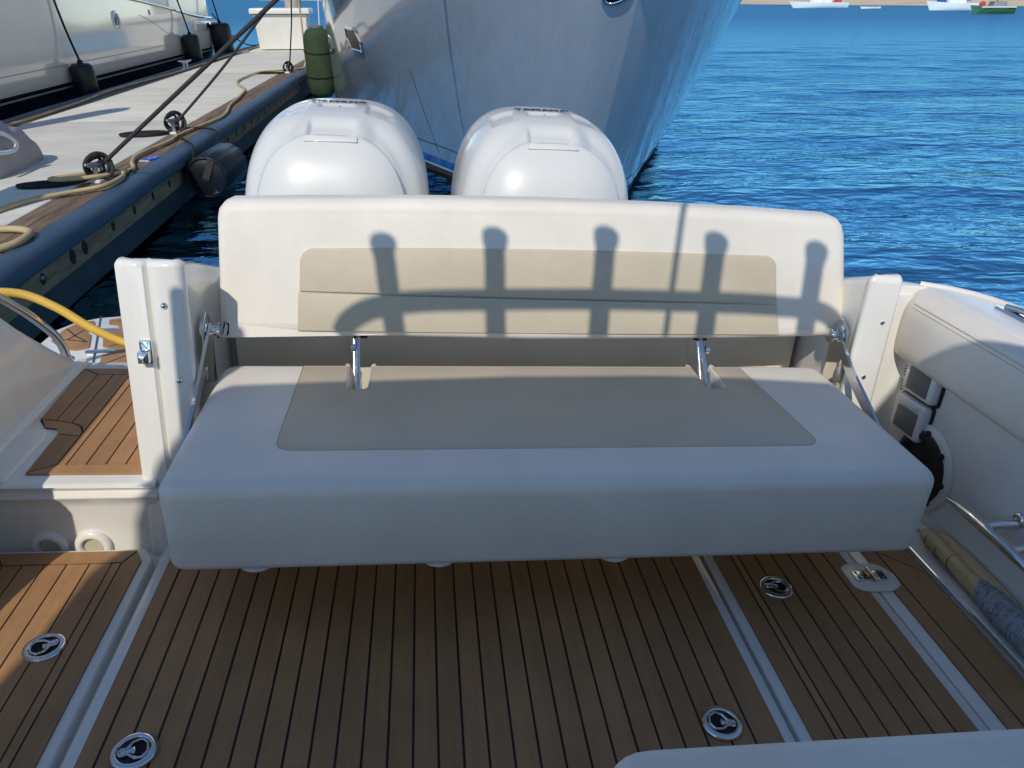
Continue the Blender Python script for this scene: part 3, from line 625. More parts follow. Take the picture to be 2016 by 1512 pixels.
ip('hull_fitting', MB().lathe([(.05, -.02), (.05, .008), (.03, .014)], 16, Matrix.Translation((sidex(16.9, 1.47), 16.9, 1.47)) @ Matrix.Rotation(R_(90), 4, 'Y')), 'agrey')
ip('hull_crease', MB().tube(curve([(sidex(y, z) + .001, y, z) for y, z in ((16.3, 1.44), (16.9, 1.32), (17.7, 1.1), (18.4, .97), (19.2, .9))], 5), .006, 5), 'agrey')
vf = ip('hull_vent', MB().pillow(rounded([(19.9, 1.02), (21.4, .98), (21.4, 1.2), (19.9, 1.24)], .05, 3), 0, .014, .006, 0, 2, mapf=lambda y, z, t: (sidex(y, z) + t, y, z)), 'awhite')
for a, b_ in ((20.0, 20.35), (20.45, 20.8), (20.95, 21.25)): MB().pillow(rounded([(a, 1.06), (b_, 1.05), (b_, 1.17), (a, 1.18)], .03, 3), .012, .018, .002, 0, 1, mapf=lambda y, z, t: (sidex(y, z) + t, y, z)).build('vent_slot', 'agrey' if a < 20.9 else 'ablack', vf)
def hang_fender(y, ztop, zbot, r, label, lean=0.0):
    x = sidex(y, .6) + r + .03
    e = empty('yacht_fender', label, 'fender', (x, y, zbot), 'black fenders hung along the ivory yacht'); e.rotation_euler = (R_(lean), 0, 0)
    h = ztop - zbot
    MB().lathe([(.03, 0), (r * .6, .02), (r * .92, .08), (r, .16), (r, h - .10), (r * .93, h - .04), (r * .7, h - .005), (.05, h)], 24).build('body', 'fender_black', e, 70)
    MB().lathe([(.035, h - .01), (.04, h + .04), (.02, h + .05)], 12).build('eye', 'fender_black', e)
    top = (Matrix.Translation((x, y, zbot)) @ Matrix.Rotation(R_(lean), 4, 'X')) @ Vector((0, 0, h + .03))
    rope_line('fender_line', label.replace('black fender', 'black cord of the fender').replace('wide ', ''), [tuple(top), (x - .10, y - .03, top.z + .45), (x - .17, y - .06, 1.9), (x - .25, y - .1, 2.7)], .016, 'rope_black')
hang_fender(12.75, .88, .25, .165, 'black fender hung on the ivory yacht beside the canvas bag', 3)
hang_fender(18.75, 1.02, .25, .185, 'black fender hung on the ivory yacht beside the white cleat', 4)
hang_fender(21.45, 1.17, .2, .24, 'wide black fender hung on the stern quarter of the ivory yacht', 6)
rope_line('mooring_line', 'thin dark stern line sagging from the ivory yacht to the dock edge', [(-5.25, 22.5, 1.35), (-5.05, 22.9, .95), (-4.75, 23.3, .62), (-4.45, 23.6, .52)], .014, 'rope_black')
# ================================================================== MOTORBOAT (its own tilted frame: x to starboard of the picture, y aft, z up from the cockpit deck)
boat = empty('motorboat', 'white open motorboat cockpit with teak planked deck and transom walkway', 'boat', (0, 0, 0), boat=True)
def bp(name, mb, m, parent=None, smooth=35, label=None):
    o = mb.build(name, m, parent or boat, smooth)
    if label: o['label'] = label
    return o
# hull -------------------------------------------------------------------------
plan = [(-1.45, -4.2), (1.62, -4.2), (1.72, -1), (1.745, 1.0), (1.735, 1.75), (1.70, 1.98), (1.62, 2.12), (1.48, 2.2), (1.40, 2.46), (-1.36, 2.46), (-1.50, 2.3), (-1.56, 1.5), (-1.56, -1)]
plan = rounded(plan, .05, 3)
cx_ = .08; rows = []
for z, f in ((.06, 1.0), (-.12, .985), (-.25, .95), (-.42, .62), (-.55, .12)): rows.append([(cx_ + (x - cx_) * f, y - (.0 if z > -.3 else .03), z) for x, y in plan])
hm = MB().grid(rows, closeu=True); hm.add(rows[-1], [list(range(len(rows[-1])))]); bp('hull', hm, 'gel')
# starboard side: gunwale block, inner wall, bolster ---------------------------------
gx = pch([(-4, 1.60), (-1, 1.72), (1.0, 1.758), (1.5, 1.755), (1.8, 1.735), (1.97, 1.70), (2.06, 1.645), (2.12, 1.56), (2.16, 1.47), (2.175, 1.40)])
rowsg = []
for yv in list(np.linspace(-4, 1.5, 12)) + list(np.linspace(1.6, 2.1, 12)) + [2.12, 2.14, 2.155, 2.165, 2.172]:
    xo = gx(yv); xi = 1.527 if yv < 2.118 else 1.37
    rowsg.append([(xo - .012, yv, .055), (xo, yv, .30), (xo, yv, .66), (xo - .004, yv, .678), (xo - .014, yv, .688), (xo - .028, yv, .691), (xi + .04, yv, .6915), (xi + .008, yv, .6905), (xi, yv, .684), (xi, yv, .60)])
bp('gunwale', MB().grid(rowsg, cap=True), 'gel', smooth=50)
bp('toe_rail', MB().tube([(gx(yv) - .035, yv, .690) for yv in list(np.linspace(-4, 1.6, 16)) + list(np.linspace(1.7, 2.12, 10))], .011, 8), 'gel', smooth=60)
bp('inner_wall', MB().pillow(rounded([(1.515, -4), (1.53, -4), (1.53, 2.115), (1.36, 2.118), (1.36, 2.09), (1.50, 2.085), (1.515, 2.06)], [0, 0, 0, 0, 0, .03, .03], 3), -.06, .66, 0, 0, 1), 'gel_rough')
bol = rounded([(.468, -4.0), (.684, -4.0), (.684, 2.10), (.468, 2.10)], .0)
def bmap(y, z, t):
    k = max(0, (z - .60) / .085); return (1.520 - t + .095 * k * k, y, z - .012 * (y - 1.5) * (1 if z < .6 else 0))
rowsb = []
zz = [.470, .473, .480, .495, .52, .56, .60, .63, .650, .666, .677, .684, .688, .688]
tt = [.0, .030, .044, .052, .055, .056, .055, .051, .043, .030, .012, -.012, -.045, -.085]
for yv in [2.105, 2.10, 2.085, 2.05] + list(np.linspace(1.9, -4, 24)):
    e_ = 1.0 if yv < 2.06 else {2.085: .9, 2.10: .6, 2.105: .15}.get(yv, 1.0)
    rowsb.append([(1.518 - max(-.085, t if t < 0 else t * e_), yv - .002, z + (.012 if z < .5 and e_ < .7 else 0)) for z, t in zip(zz, tt)])
bol_o = bp('side_bolster', MB().grid(rowsb, cap=True), 'vinyl', smooth=60)
for dz in (0, .011): bp('stitching', MB().tube([(1.518 - .0475 + dz * .35, y, .640 + dz) for y in np.linspace(2.05, -2, 30)], .0011, 4), 'thread', bol_o)
bp('floor_ledge', MB().pillow([(1.432, -4), (1.516, -4), (1.516, 2.08), (1.432, 2.08)], -.06, .022, .008, 0, 3), 'gel')
bp('ledge_trim', MB().tube([(1.429, y, .016) for y in (-4, 2.05)], .0048, 8), 'chrome')
bp('wall_bead', MB().tube([(1.506, y, .036) for y in (-4, 2.02)], .012, 8), 'gel')
# starboard quarter pillar
pil = rounded([(1.252, 1.957), (1.345, 1.945), (1.362, 1.97), (1.364, 2.5), (1.28, 2.5), (1.273, 2.0)], [.016, .014, .01, 0, 0, .03], 4)
bp('quarter_pillar', MB().pillow(pil, -.06, .764, .022, 0, 5, mapf=lambda x, y, z: (x + (.012 if x > 1.3 else 0) * max(0, (.7 - z)), y, z - (.34 * (y - 1.955) if z > .5 and y > 1.98 else 0))), 'gel', smooth=50)
for px, pz in ((1.318, .629), (1.305, .457)): bp('screw', MB().lathe([(.006, 0), (.006, .002), (.003, .003)], 10, Matrix.Translation((px, 1.946, pz)) @ Matrix.Rotation(R_(90), 4, 'X')), 'chrome')
# port quarter pillar with moulded ribs and groove
pl = [(-.742, 1.925), (-.738, 1.903), (-.730, 1.899), (-.712, 1.898), (-.709, 1.894), (-.672, 1.892), (-.667, 1.899), (-.663, 1.905), (-.659, 1.899), (-.654, 1.892), (-.60, 1.892), (-.588, 1.898), (-.579, 1.912), (-.584, 1.945), (-.600, 2.0), (-.600, 2.10), (-.602, 2.5), (-.79, 2.5)]
bp('quarter_pillar', MB().pillow(pl, -.05, .787, .016, 0, 5, mapf=lambda x, y, z: (x, y + (z - .787) * (.095 if y < 1.98 else 0.0), z - (.34 * (y - 1.92) if z > .5 and y > 1.93 else 0))), 'gel', smooth=50, label='port pillar with moulded ribs, latch and dome screws')
for px, pz in ((-.630, .678), (-.613, .483)): bp('screw', MB().lathe([(.009, 0), (.0085, .004), (.005, .008), (.001, .009)], 12, Matrix.Translation((px, 1.893 + (pz - .787) * .095, pz)) @ Matrix.Rotation(R_(90), 4, 'X')), 'chrome')
lt = bp('latch_plate', MB().pillow(rounded([(-.699, .528), (-.669, .528), (-.669, .590), (-.699, .590)], .004, 3), 0, .006, .002, 0, 2, mapf=lambda x, z, t: (x, 1.893 + (z - .787) * .095 - t, z)), 'chrome')
bp('latch_bolt', MB().pillow(rounded([(-.700, .536), (-.6725, .536), (-.6725, .566), (-.700, .566)], .003, 3), .004, .026, .003, 0, 2, mapf=lambda x, z, t: (x, 1.893 + (z - .787) * .095 - t, z)), 'chrome', lt)
# transom
bp('transom', MB().pillow(rounded([(-.80, 2.36), (1.37, 2.36), (1.37, 2.50), (-.80, 2.50)], .02, 3), -.3, .60, .02, 0, 4), 'gel')
bp('transom_liner', MB().pillow([(-.57, 2.30), (1.258, 2.30), (1.258, 2.365), (-.57, 2.365)], -.05, .60, .015, 0, 3), 'liner')
bp('access_panel', MB().pillow(rounded([(-.205, .20), (.93, .20), (.86, .47), (-.23, .47)], .02, 3), 0, .012, .005, 0, 3, mapf=lambda x, z, t: (x, 2.30 - t, z)), 'liner')
# cockpit floor -------------------------------------------------------------------------
bp('floor_pan', MB().box(-1.24, 1.435, -4, 2.32, -.10, -.034), 'gel')
def rect(a, b_, c, d_): return [(a, c), (b_, c), (b_, d_), (a, d_)]
Y0 = -1.6
cdk = bp('centre_deck', MB().box(-.668, .768, Y0, 1.838, -.036, -.0022), 'caulk')
def planks(parent, polys, z0=-.003, z1=.0):
    for p_ in polys: bp('plank', MB().prism(p_, z0, z1), 'teak', parent, None)
lines = [-.324 + .0515 * k for k in range(-6, 22)]
edges = [-.668] + [x for x in lines if -.66 < x < .755] + [.768]
planks(cdk, [rect(a + (.0028 if i else 0), b_ - (.0028 if i < len(edges) - 2 else 0), Y0, 1.838) for i, (a, b_) in enumerate(zip(edges, edges[1:]))])
for a, b_, t in ((-.6955, -.669, .0012), (.769, .7925, .0012)): bp('hatch_lip', MB().pillow(rect(a, b_, Y0, 1.85), -.036, t, .003, 0, 2), 'gel')
bp('hatch_lip', MB().pillow(rect(-.69, .79, 1.8395, 1.86), -.036, .001, .003, 0, 2), 'gel')
bp('gutter_bead', MB().tube([(-.706, y, -.034) for y in (Y0, 1.85)], .0075, 8), 'gel'); bp('gutter_bead', MB().tube([(.800, y, -.034) for y in (Y0, 1.85)], .006, 8), 'gel')
# port hatch with mitred teak border
ph = rounded([(-1.135, Y0), (-.717, Y0), (-.717, 1.765), (-.745, 1.812), (-1.135, 1.812)], [0, 0, .01, .01, .01], 3)
hp_ = bp('port_hatch', MB().pillow(ph, -.036, -.0015, .006, 0, 3), 'gel')
hb = bp('caulk_bed', MB().prism([(-1.118, Y0), (-.742, Y0), (-.742, 1.752), (-.765, 1.795), (-1.118, 1.795)], -.0016, .0018), 'caulk', hp_)
g_ = .0026
xl = [-1.084, -1.035, -.980, -.925, -.868, -.812, -.789]
pp = [[(-1.118, 1.795), (-1.0865, 1.7465), (-.790, 1.7465), (-.767, 1.795)],                       # aft border, mitred
      [(-1.118, Y0), (-1.0865, Y0), (-1.0865, 1.741), (-1.118, 1.7895)],
      [(-.7865, Y0), (-.742, Y0), (-.742, 1.750), (-.7625, 1.7895), (-.7865, 1.7425)]]
for a, b_ in zip(xl, xl[1:]): pp.append(rect(a + g_ - .0005, b_ - g_ + .0005, Y0, 1.7415))
for p_ in pp: bp('plank', MB().prism(p_, -.001, .004), 'teak', hp_, None)
# starboard hatch
sh_ = bp('starboard_hatch', MB().pillow(rounded([(.806, Y0), (1.244, Y0), (1.244, 1.85), (.806, 1.85)], .008, 3), -.036, -.0015, .005, 0, 3), 'gel')
bp('caulk_bed', MB().prism(rect(.832, 1.2125, Y0, 1.83), -.0016, .0018), 'caulk', sh_)
xl = [.832, .8815, .9035, .953, 1.0045, 1.056, 1.1075, 1.159, 1.2125]
for i, (a, b_) in enumerate(zip(xl, xl[1:])): bp('plank', MB().prism(rect(a + (g_ if i else 0), b_ - (g_ if i < 7 else 0), Y0, 1.83), -.001, .004), 'teak', sh_, None)
ss = bp('side_strip', MB().pillow(rounded([(1.2475, Y0), (1.425, Y0), (1.425, 1.85), (1.2475, 1.85)], .006, 2), -.036, -.0015, .004, 0, 3), 'gel')
bp('caulk_bed', MB().prism(rect(1.284, 1.422, Y0, 1.83), -.0016, .0018), 'caulk', ss)
planks(ss, [rect(1.284, 1.3225, Y0, 1.83), [(1.3275, Y0), (1.422, Y0), (1.422, 1.60), (1.3275, 1.70)], [(1.3275, 1.706), (1.422, 1.606), (1.422, 1.83), (1.3275, 1.83)]], -.001, .004)
# hinge on its oval white pad, set in the joint
pad = rounded([(1.178, 1.555), (1.200, 1.535), (1.285, 1.535), (1.318, 1.555), (1.322, 1.60), (1.305, 1.635), (1.285, 1.65), (1.20, 1.65), (1.178, 1.635)], .02, 3)
hg = bp('hinge_pad', MB().pillow(pad, .001, .0065, .003, 0, 2), 'gel')
bp('hinge_leaf', MB().pillow(rounded([(1.198, 1.573), (1.246, 1.573), (1.246, 1.615), (1.198, 1.615)], .006, 3), .006, .0105, .0015, 0, 2), 'chrome', hg)
bp('hinge_leaf', MB().pillow(rounded([(1.254, 1.573), (1.29, 1.573), (1.29, 1.615), (1.254, 1.615)], .006, 3), .006, .0105, .0015, 0, 2), 'chrome', hg)
bp('hinge_pin', MB().tube([(1.25, 1.566, .011), (1.25, 1.622, .011)], .0055, 10), 'chrome', hg)
for x_, y_ in ((1.208, 1.583), (1.208, 1.605), (1.232, 1.583), (1.232, 1.605), (1.28, 1.583), (1.28, 1.605)): bp('hinge_screw', MB().lathe([(.0042, .010), (.0042, .0116), (.002, .0122)], 10, Matrix.Translation((x_, y_, 0))), 'grey_plastic', hg)
# flush pull latches
def pull(x, y, rz, z=.004):
    xf = Matrix.Translation((x, y, z)) @ Matrix.Rotation(rz, 4, 'Z')
    pr = bp('pull_latch', MB().lathe([(.0455, -.002), (.0455, .0015), (.042, .0045), (.034, .006), (.0315, .0045), (.031, -.004)], 32, xf), 'chrome', smooth=60)
    bp('recess', MB().lathe([(.031, -.004), (.031, .0008), (.012, .0002)], 28, xf), 'black', pr)
    hd = rounded([(-.027, -.008), (-.012, -.006), (0, -.019), (.016, -.022), (.027, -.010), (.027, .010), (.016, .022), (0, .019), (-.012, .006), (-.027, .008)], .006, 3)
    bp('pull_ring', MB().tube([tuple(xf @ Vector((p[0], p[1], .0042))) for p in hd], .0032, 7, closed=True), 'chrome', pr)
    bp('finger_pull', MB().pillow(rounded([(-.026, -.006), (-.006, -.005), (.002, -.011), (.004, 0), (.002, .011), (-.006, .005), (-.026, .006)], .003, 3), .001, .0045, .0015, 0, 2, xf=xf), 'chrome', pr)
    bp('finger_hole', MB().lathe([(.013, .0012), (.0125, .0022), (.004, .0018)], 18, xf @ Matrix.Translation((.014, 0, 0))), 'hole', pr)
pull(-.856, 1.44, R_(205), .005); pull(-.566, 1.143, R_(15)); pull(.648, 1.135, R_(165)); pull(.958, 1.562, R_(-12), .005)
# port walkway step --------------------------------------------------------------------------
prof = [(1.838, -.09), (1.838, .118), (1.832, .142), (1.824, .150), (1.822, .157), (1.830, .162), (1.838, .170), (1.833, .181), (1.822, .188), (1.817, .194), (1.822, .1985), (1.832, .200), (2.62, .200), (2.70, .16), (2.74, .09), (2.74, -.09)]
bp('walkway_step', MB().prism(prof, -1.30, -.70, mapf=lambda y, z, x: (x, y, z)), 'gel', smooth=50)
wk = bp('walkway_bed', MB().prism([(-1.146, 2.55), (-1.135, 2.18), (-1.10, 2.13), (-1.062, 2.122), (-1.048, 2.09), (-1.043, 1.871), (-.720, 1.867), (-.74, 2.55)], .2005, .2025), 'caulk')
w2 = [[(-1.043, 1.871), (-.728, 1.866), (-.762, 1.913), (-.982, 1.915)], [(-.720, 1.872), (-.757, 1.917), (-.757, 2.55), (-.74, 2.55)],
      [(-1.043, 1.877), (-.985, 1.919), (-.985, 2.074), (-1.048, 2.086)], [(-1.048, 2.0915), (-.985, 2.0795), (-.990, 2.106), (-1.002, 2.131), (-1.022, 2.148), (-1.05, 2.160), (-1.085, 2.170), (-1.128, 2.182), (-1.10, 2.132), (-1.064, 2.123)],
      [(-1.135, 2.188), (-1.089, 2.178), (-1.089, 2.505), (-1.146, 2.55)], [(-1.146, 2.556), (-1.087, 2.511), (-.76, 2.511), (-.74, 2.556)]]
w2 += [[(-1.0335, 2.1585), (-1.0335, 2.505), (-.9845, 2.505), (-.9845, 2.108), (-.996, 2.134), (-1.018, 2.152)], [(-1.0845, 2.1755), (-1.0845, 2.505), (-1.0385, 2.505), (-1.0385, 2.161), (-1.05, 2.1655)]]
xl = [-.982, -.958, -.9065, -.855, -.8035, -.7595]
for a, b_ in zip(xl, xl[1:]): w2.append(rect(a + .0022, b_ - .0022, 1.9185, 2.505))
for p_ in w2: bp('plank', MB().prism(p_, .2018, .2055), 'teak', wk, None)
bp('nosing_board', MB().prism([(-1.17, 2.625), (-1.12, 2.60), (-.75, 2.585), (-.75, 2.66), (-1.10, 2.672)], .165, .1995, mapf=lambda x, y, z: (x, y, z - .5 * max(0, y - 2.60))), 'teak')
for x_ in (-1.005, -.893): 
    dr = bp('drain_ring', MB().lathe([(.050, -.004), (.050, .006), (.046, .012), (.036, .016), (.029, .014), (.026, .004), (.024, -.03)], 28, Matrix.Translation((x_, 1.838, -.006)) @ Matrix.Rotation(R_(90), 4, 'X')), 'gel', smooth=60)
    bp('drain_pipe', MB().lathe([(.0245, -.004), (.0245, .003), (.01, .002)], 20, Matrix.Translation((x_, 1.836, -.006)) @ Matrix.Rotation(R_(90), 4, 'X')), 'tan', dr)
# port coaming that runs down to the platform
cp_ = [(-3.5, -.06), (-3.5, .34), (1.02, .34), (1.16, .40), (1.24, .62), (1.34, .74), (1.70, .74), (1.92, .725), (2.05, .68), (2.16, .595), (2.30, .455), (2.45, .325), (2.58, .225), (2.68, .17), (2.72, .10), (2.72, -.06)]
cp_ = rounded(cp_, [0, 0, .04, .04, .05, .05, .1, .1, .1, .1, .1, .1, .05, .03, .02, 0], 3)
def cmap(y, z, t):
    f = max(0, min(1, (z - .2) / .5))
    return (-1.54 + t * (1 - .14 * f) - .0 * f, y, z)
bp('port_coaming', MB().pillow(cp_, 0, .375, .03, .02, 5, mapf=cmap), 'gel', smooth=60)
bp('coaming_fillet', MB().tube([(-1.168, y, .205) for y in (1.845, 2.60)], .02, 10), 'gel')
bp('coaming_foot', MB().pillow(rounded([(-1.20, 1.825), (-1.075, 1.825), (-1.072, 2.085), (-1.095, 2.115), (-1.20, 2.13)], [0, .02, .03, .03, 0], 4), .198, .211, .008, 0, 3), 'gel')
# open door leaf folded along the port side
dl = rounded([(1.42, .055), (1.965, .055), (2.00, .10), (1.985, .24), (1.95, .50), (1.42, .50)], [0, .02, .03, .05, .05, 0], 4)
df = bp('transom_door', MB().pillow(dl, 0, .05, .012, .01, 4, mapf=lambda y, z, t: (-1.185 + t, y - .07, z + .035)), 'gel', smooth=60)
bp('door_gasket', MB().tube([(-1.15, 1.36, .082), (-1.15, 1.865, .082), (-1.15, 1.905, .11)], .010, 8), 'black', df)
# grab rail on the coaming
gr = bp('grab_rail', MB().tube(curve([(-1.30, 2.16, .60), (-1.285, 2.24, .585), (-1.265, 2.33, .545), (-1.245, 2.42, .470), (-1.225, 2.50, .385), (-1.212, 2.545, .325), (-1.206, 2.565, .275), (-1.206, 2.57, .235)], 7), .0145, 12), 'chrome', smooth=60)
bp('rail_foot', MB().lathe([(.026, 0), (.026, .004), (.018, .012)], 18, Matrix.Translation((-1.206, 2.57, .232))), 'chrome', gr)
bp('dock_light', MB().pillow(rounded([(-.02, -.05), (.02, -.05), (.02, .05), (-.02, .05)], .018, 4), 0, .03, .012, 0, 4, xf=Matrix.Translation((-1.33, 2.36, .41)) @ Matrix.Rotation(R_(-42), 4, 'X')), 'chrome')
# swim platform ------------------------------------------------------------------------------
sp = bp('swim_platform', MB().pillow(rounded([(-1.52, 3.03), (-1.52, 3.19), (-1.48, 3.28), (-1.40, 3.345), (-1.25, 3.39), (-.70, 3.42), (-.70, 2.72), (-1.33, 2.72)], .03, 4), .035, .0975, .012, .01, 4), 'gel')
il = rounded([(-1.481, 3.06), (-1.481, 3.18), (-1.464, 3.242), (-1.403, 3.299), (-1.382, 3.256), (-1.386, 3.196), (-1.377, 3.156), (-1.351, 3.127), (-1.309, 2.991), (-1.349, 2.965), (-1.40, 2.974)], .012, 2)
bp('teak_inlay', MB().pillow(il, .0965, .1025, .002, 0, 2), 'teak', sp)
ir = rounded([(-1.343, 3.307), (-1.258, 3.348), (-.75, 3.38), (-.75, 2.87), (-1.09, 2.857), (-1.211, 2.817), (-1.236, 2.915), (-1.204, 2.941), (-1.21, 2.977), (-1.263, 3.003), (-1.324, 3.186), (-1.271, 3.199), (-1.281, 3.241), (-1.326, 3.252)], .012, 2)
bp('teak_inlay', MB().pillow(ir, .0965, .1025, .002, 0, 2), 'teak', sp)
def cl(pts): 
    m_ = MB()
    for a, b_ in zip(pts, pts[1:]):
        d_ = (Vector(b_) - Vector(a)).normalized() * .0028; n_ = Vector((-d_.y, d_.x)); a_, c_ = Vector(a), Vector(b_)
        m_.prism([tuple(a_ - n_), tuple(c_ - n_), tuple(c_ + n_), tuple(a_ + n_)], .1024, .1031)
    bp('caulk_line', m_, 'caulk', sp)
cl([(-1.47, 3.19), (-1.405, 3.11), (-1.34, 3.05)]); cl([(-1.47, 3.06), (-1.425, 3.07), (-1.34, 3.05)]); cl([(-1.42, 3.07), (-1.395, 3.19)])
cl([(-1.30, 3.29), (-1.22, 3.27), (-1.13, 2.93)]); cl([(-1.24, 3.0), (-1.16, 3.08), (-1.0, 3.3)]); cl([(-1.19, 2.84), (-1.13, 2.93), (-.8, 2.95)]); cl([(-1.14, 2.95), (-.95, 3.25)]); cl([(-1.18, 3.15), (-1.08, 3.32)])
bp('platform_joint', MB().tube([(-1.393, 3.35, .0975), (-1.205, 2.72, .0975)], .0045, 6), 'ablack', sp)
for x_, y_ in ((-1.255, 2.955), (-1.315, 3.185)): bp('platform_hinge', MB().pillow(rounded([(-.055, -.014), (.055, -.014), (.055, .014), (-.055, .014)], .008, 3), .098, .1045, .002, 0, 2, xf=Matrix.Translation((x_, y_, 0)) @ Matrix.Rotation(R_(10), 4, 'Z')), 'chrome', sp)

# starboard wall fittings --------------------------------------------------------------------
def wallmap(y, z, t): return (1.515 - t, y, z)
def inlet(yc, zc):
    f = bp('inlet_cover', MB().pillow(rounded([(yc - .075, zc - .055), (yc + .072, zc - .062), (yc + .075, zc + .052), (yc - .075, zc + .064)], .016, 4), 0, .030, .010, 0, 4, mapf=wallmap), 'white_plastic')
    bp('inlet_gasket', MB().pillow(rounded([(yc - .083, zc - .062), (yc + .079, zc - .067), (yc + .081, zc + .057), (yc - .083, zc + .071)], .018, 4), 0, .007, .002, 0, 2, mapf=wallmap), 'black', f)
    bp('inlet_lid', MB().pillow(rounded([(yc - .052, zc - .044), (yc + .050, zc - .048), (yc + .050, zc + .024), (yc - .052, zc + .032)], .003, 3), .028, .0315, .0015, 0, 2, mapf=wallmap), 'grey_plastic', f)
    bp('lid_bar', MB().pillow(rounded([(yc - .045, zc + .038), (yc + .05, zc + .030), (yc + .05, zc + .045), (yc - .045, zc + .053)], .004, 3), .028, .036, .003, 0, 2, mapf=wallmap), 'white_plastic', f)
inlet(1.957, .316); inlet(1.948, .448)
lb = bp('info_label', MB().pillow([(2.040, .352), (2.098, .350), (2.100, .460), (2.040, .462)], 0, .0015, .0005, 0, 1, mapf=wallmap), 'label')
ink = MB()
for k in range(9):
    for c_, (ya, yb_) in enumerate(((2.045, 2.066), (2.070, 2.094))):
        z_ = .365 + k * .0095
        if (k + c_) % 5 == 4: continue
        ink.prism([(ya + rng.uniform(0, .004), z_), (yb_ - rng.uniform(0, .005), z_), (yb_ - .003, z_ + .004), (ya, z_ + .004)], .0014, .0019, mapf=wallmap)
bp('fine_print', ink, 'ink', lb)
def text(body, size, m, name, parent, mtx, ext=.0006, align='CENTER'):
    cu = bpy.data.curves.new(name, 'FONT'); cu.body = body; cu.size = size; cu.extrude = ext; cu.align_x = align; cu.align_y = 'CENTER'; cu.resolution_u = 2
    to = bpy.data.objects.new(name, cu); col.objects.link(to); dg = bpy.context.evaluated_depsgraph_get(); dg.update()
    me = bpy.data.meshes.new_from_object(to.evaluated_get(dg)); bpy.data.objects.remove(to); me.transform(mtx)
    return link(name, me, m, parent, None)
sl = bp('shore_label', MB().pillow([(2.036, .317), (2.106, .313), (2.106, .333), (2.036, .339)], 0, .002, .0005, 0, 1, mapf=wallmap), 'black')
text('SHORE 1', .0150, 'label', 'lettering', sl, Matrix.Translation((1.5125, 2.071, .3255)) @ Matrix(((0, 0, -1, 0), (-1, 0, 0, 0), (0.06, 1, 0, 0), (0, 0, 0, 1))))
sr = bp('hatch_flange', MB().lathe([(.135, 0), (.135, .004), (.125, .012), (.108, .014), (.105, .0)], 36, Matrix.Translation((1.514, 1.857, .20)) @ Matrix.Rotation(R_(-90), 4, 'Y')), 'gel', smooth=60)
bp('hatch_ring', MB().lathe([(.112, .004), (.112, .018), (.098, .024), (.085, .022), (.08, .01)], 36, Matrix.Translation((1.514, 1.857, .20)) @ Matrix.Rotation(R_(-90), 4, 'Y')), 'black', sr, 60)
for a in np.linspace(0, 2 * math.pi, 9)[:-1]: bp('ring_lug', MB().lathe([(.009, .002), (.009, .022), (.005, .024)], 10, Matrix.Translation((1.514, 1.857 + .112 * math.cos(a), .20 + .112 * math.sin(a))) @ Matrix.Rotation(R_(-90), 4, 'Y')), 'black', sr)
ck = bp('wall_cleat', MB().tube(curve([(1.455, 1.655, .218), (1.445, 1.58, .232), (1.438, 1.50, .240), (1.438, 1.42, .240), (1.445, 1.35, .232), (1.455, 1.27, .216)], 6), [.005, .007, .009, .0105, .012, .013, .0135, .014] + [.0145] * 15 + [.0135, .013, .012, .0105, .009, .007, .0055, .005], 12), 'chrome', smooth=60)
for y_ in (1.495, 1.395):
    bp('cleat_post', MB().tube([(1.440, y_, .238), (1.475, y_ - .012, .254), (1.512, y_ - .02, .262)], [.010, .012, .016], 12), 'chrome', ck, 60)
    bp('cleat_foot', MB().lathe([(.022, 0), (.022, .003), (.016, .009), (.006, .011)], 18, Matrix.Translation((1.515, y_ - .022, .272)) @ Matrix.Rotation(R_(-90), 4, 'Y')), 'chrome', ck, 60)
# pop-up cleat on the gunwale
dc = bp('gunwale_cleat', MB().pillow(rounded([(1.605, 1.70), (1.668, 1.72), (1.66, 1.90), (1.632, 1.93), (1.612, 1.90)], .02, 4), .688, .697, .004, 0, 3), 'chrome', smooth=60)
bp('cleat_bar', MB().tube(curve([(1.64, 1.89, .700), (1.645, 1.82, .708), (1.65, 1.74, .706)], 6), .009, 10), 'chrome', dc, 60)

# hardtop overhead with its rod rack: out of the picture, it throws the shade on deck and seat --------------
sb = BINV.to_3x3() @ to_sun
def upto(p, z): p = Vector(p); return p + sb * ((z - p.z) / sb.z)
HT = 2.0
edge = [(-.93, .2, 0), (-.905, 1.1, 0), (-.895, 1.325, 0), (-.862, 1.502, 0), (-.828, 1.76, 0), (-.78, 1.82, .1), (-.68, 1.87, .24), (-.62, 1.89, .29), (-.50, 1.93, .44), (-.316, 1.947, .44), (0, 1.968, .44), (.252, 1.988, .44), (.71, 1.995, .44), (.934, 1.98, .44), (1.20, 1.945, .44), (1.33, 1.91, .33), (1.47, 1.96, .50), (1.468, 1.84, .60), (1.47, 1.72, .685), (1.55, 1.58, .69)]
out = [tuple(upto(p, HT + .05).xy) for p in edge]
hx = [(out[0][0] + .02, -2.4), (out[0][0], out[0][1])]
poly = [(out[0][0] + .1, -2.7)] + out + [(out[-1][0] + .12, out[-1][1] - .3), (out[-1][0] + .15, -2.5), (out[-1][0], -2.7)]
ht = bp('unseen_hardtop', MB().pillow(poly[::-1], HT, HT + .05, .01, .0, 2), 'gel')
bp('shade_bulkhead', MB().pillow([(-1.16, -.75), (1.43, -.75), (1.43, -.67), (-1.16, -.67)], -.03, HT - .002, .0, 0, 1), 'liner')  # unseen wall added behind the camera to darken the cockpit
for x_, y_ in ((-1.2, -1.6), (1.15, -1.6)): bp('unseen_hardtop_leg', MB().tube([(x_, y_, 0), (x_, y_, HT + .01)], .024, 10), 'gel')
q0 = Vector((-.595, 1.876, .6)); q1 = q0 + sb * ((.80 - q0.y) / sb.y)
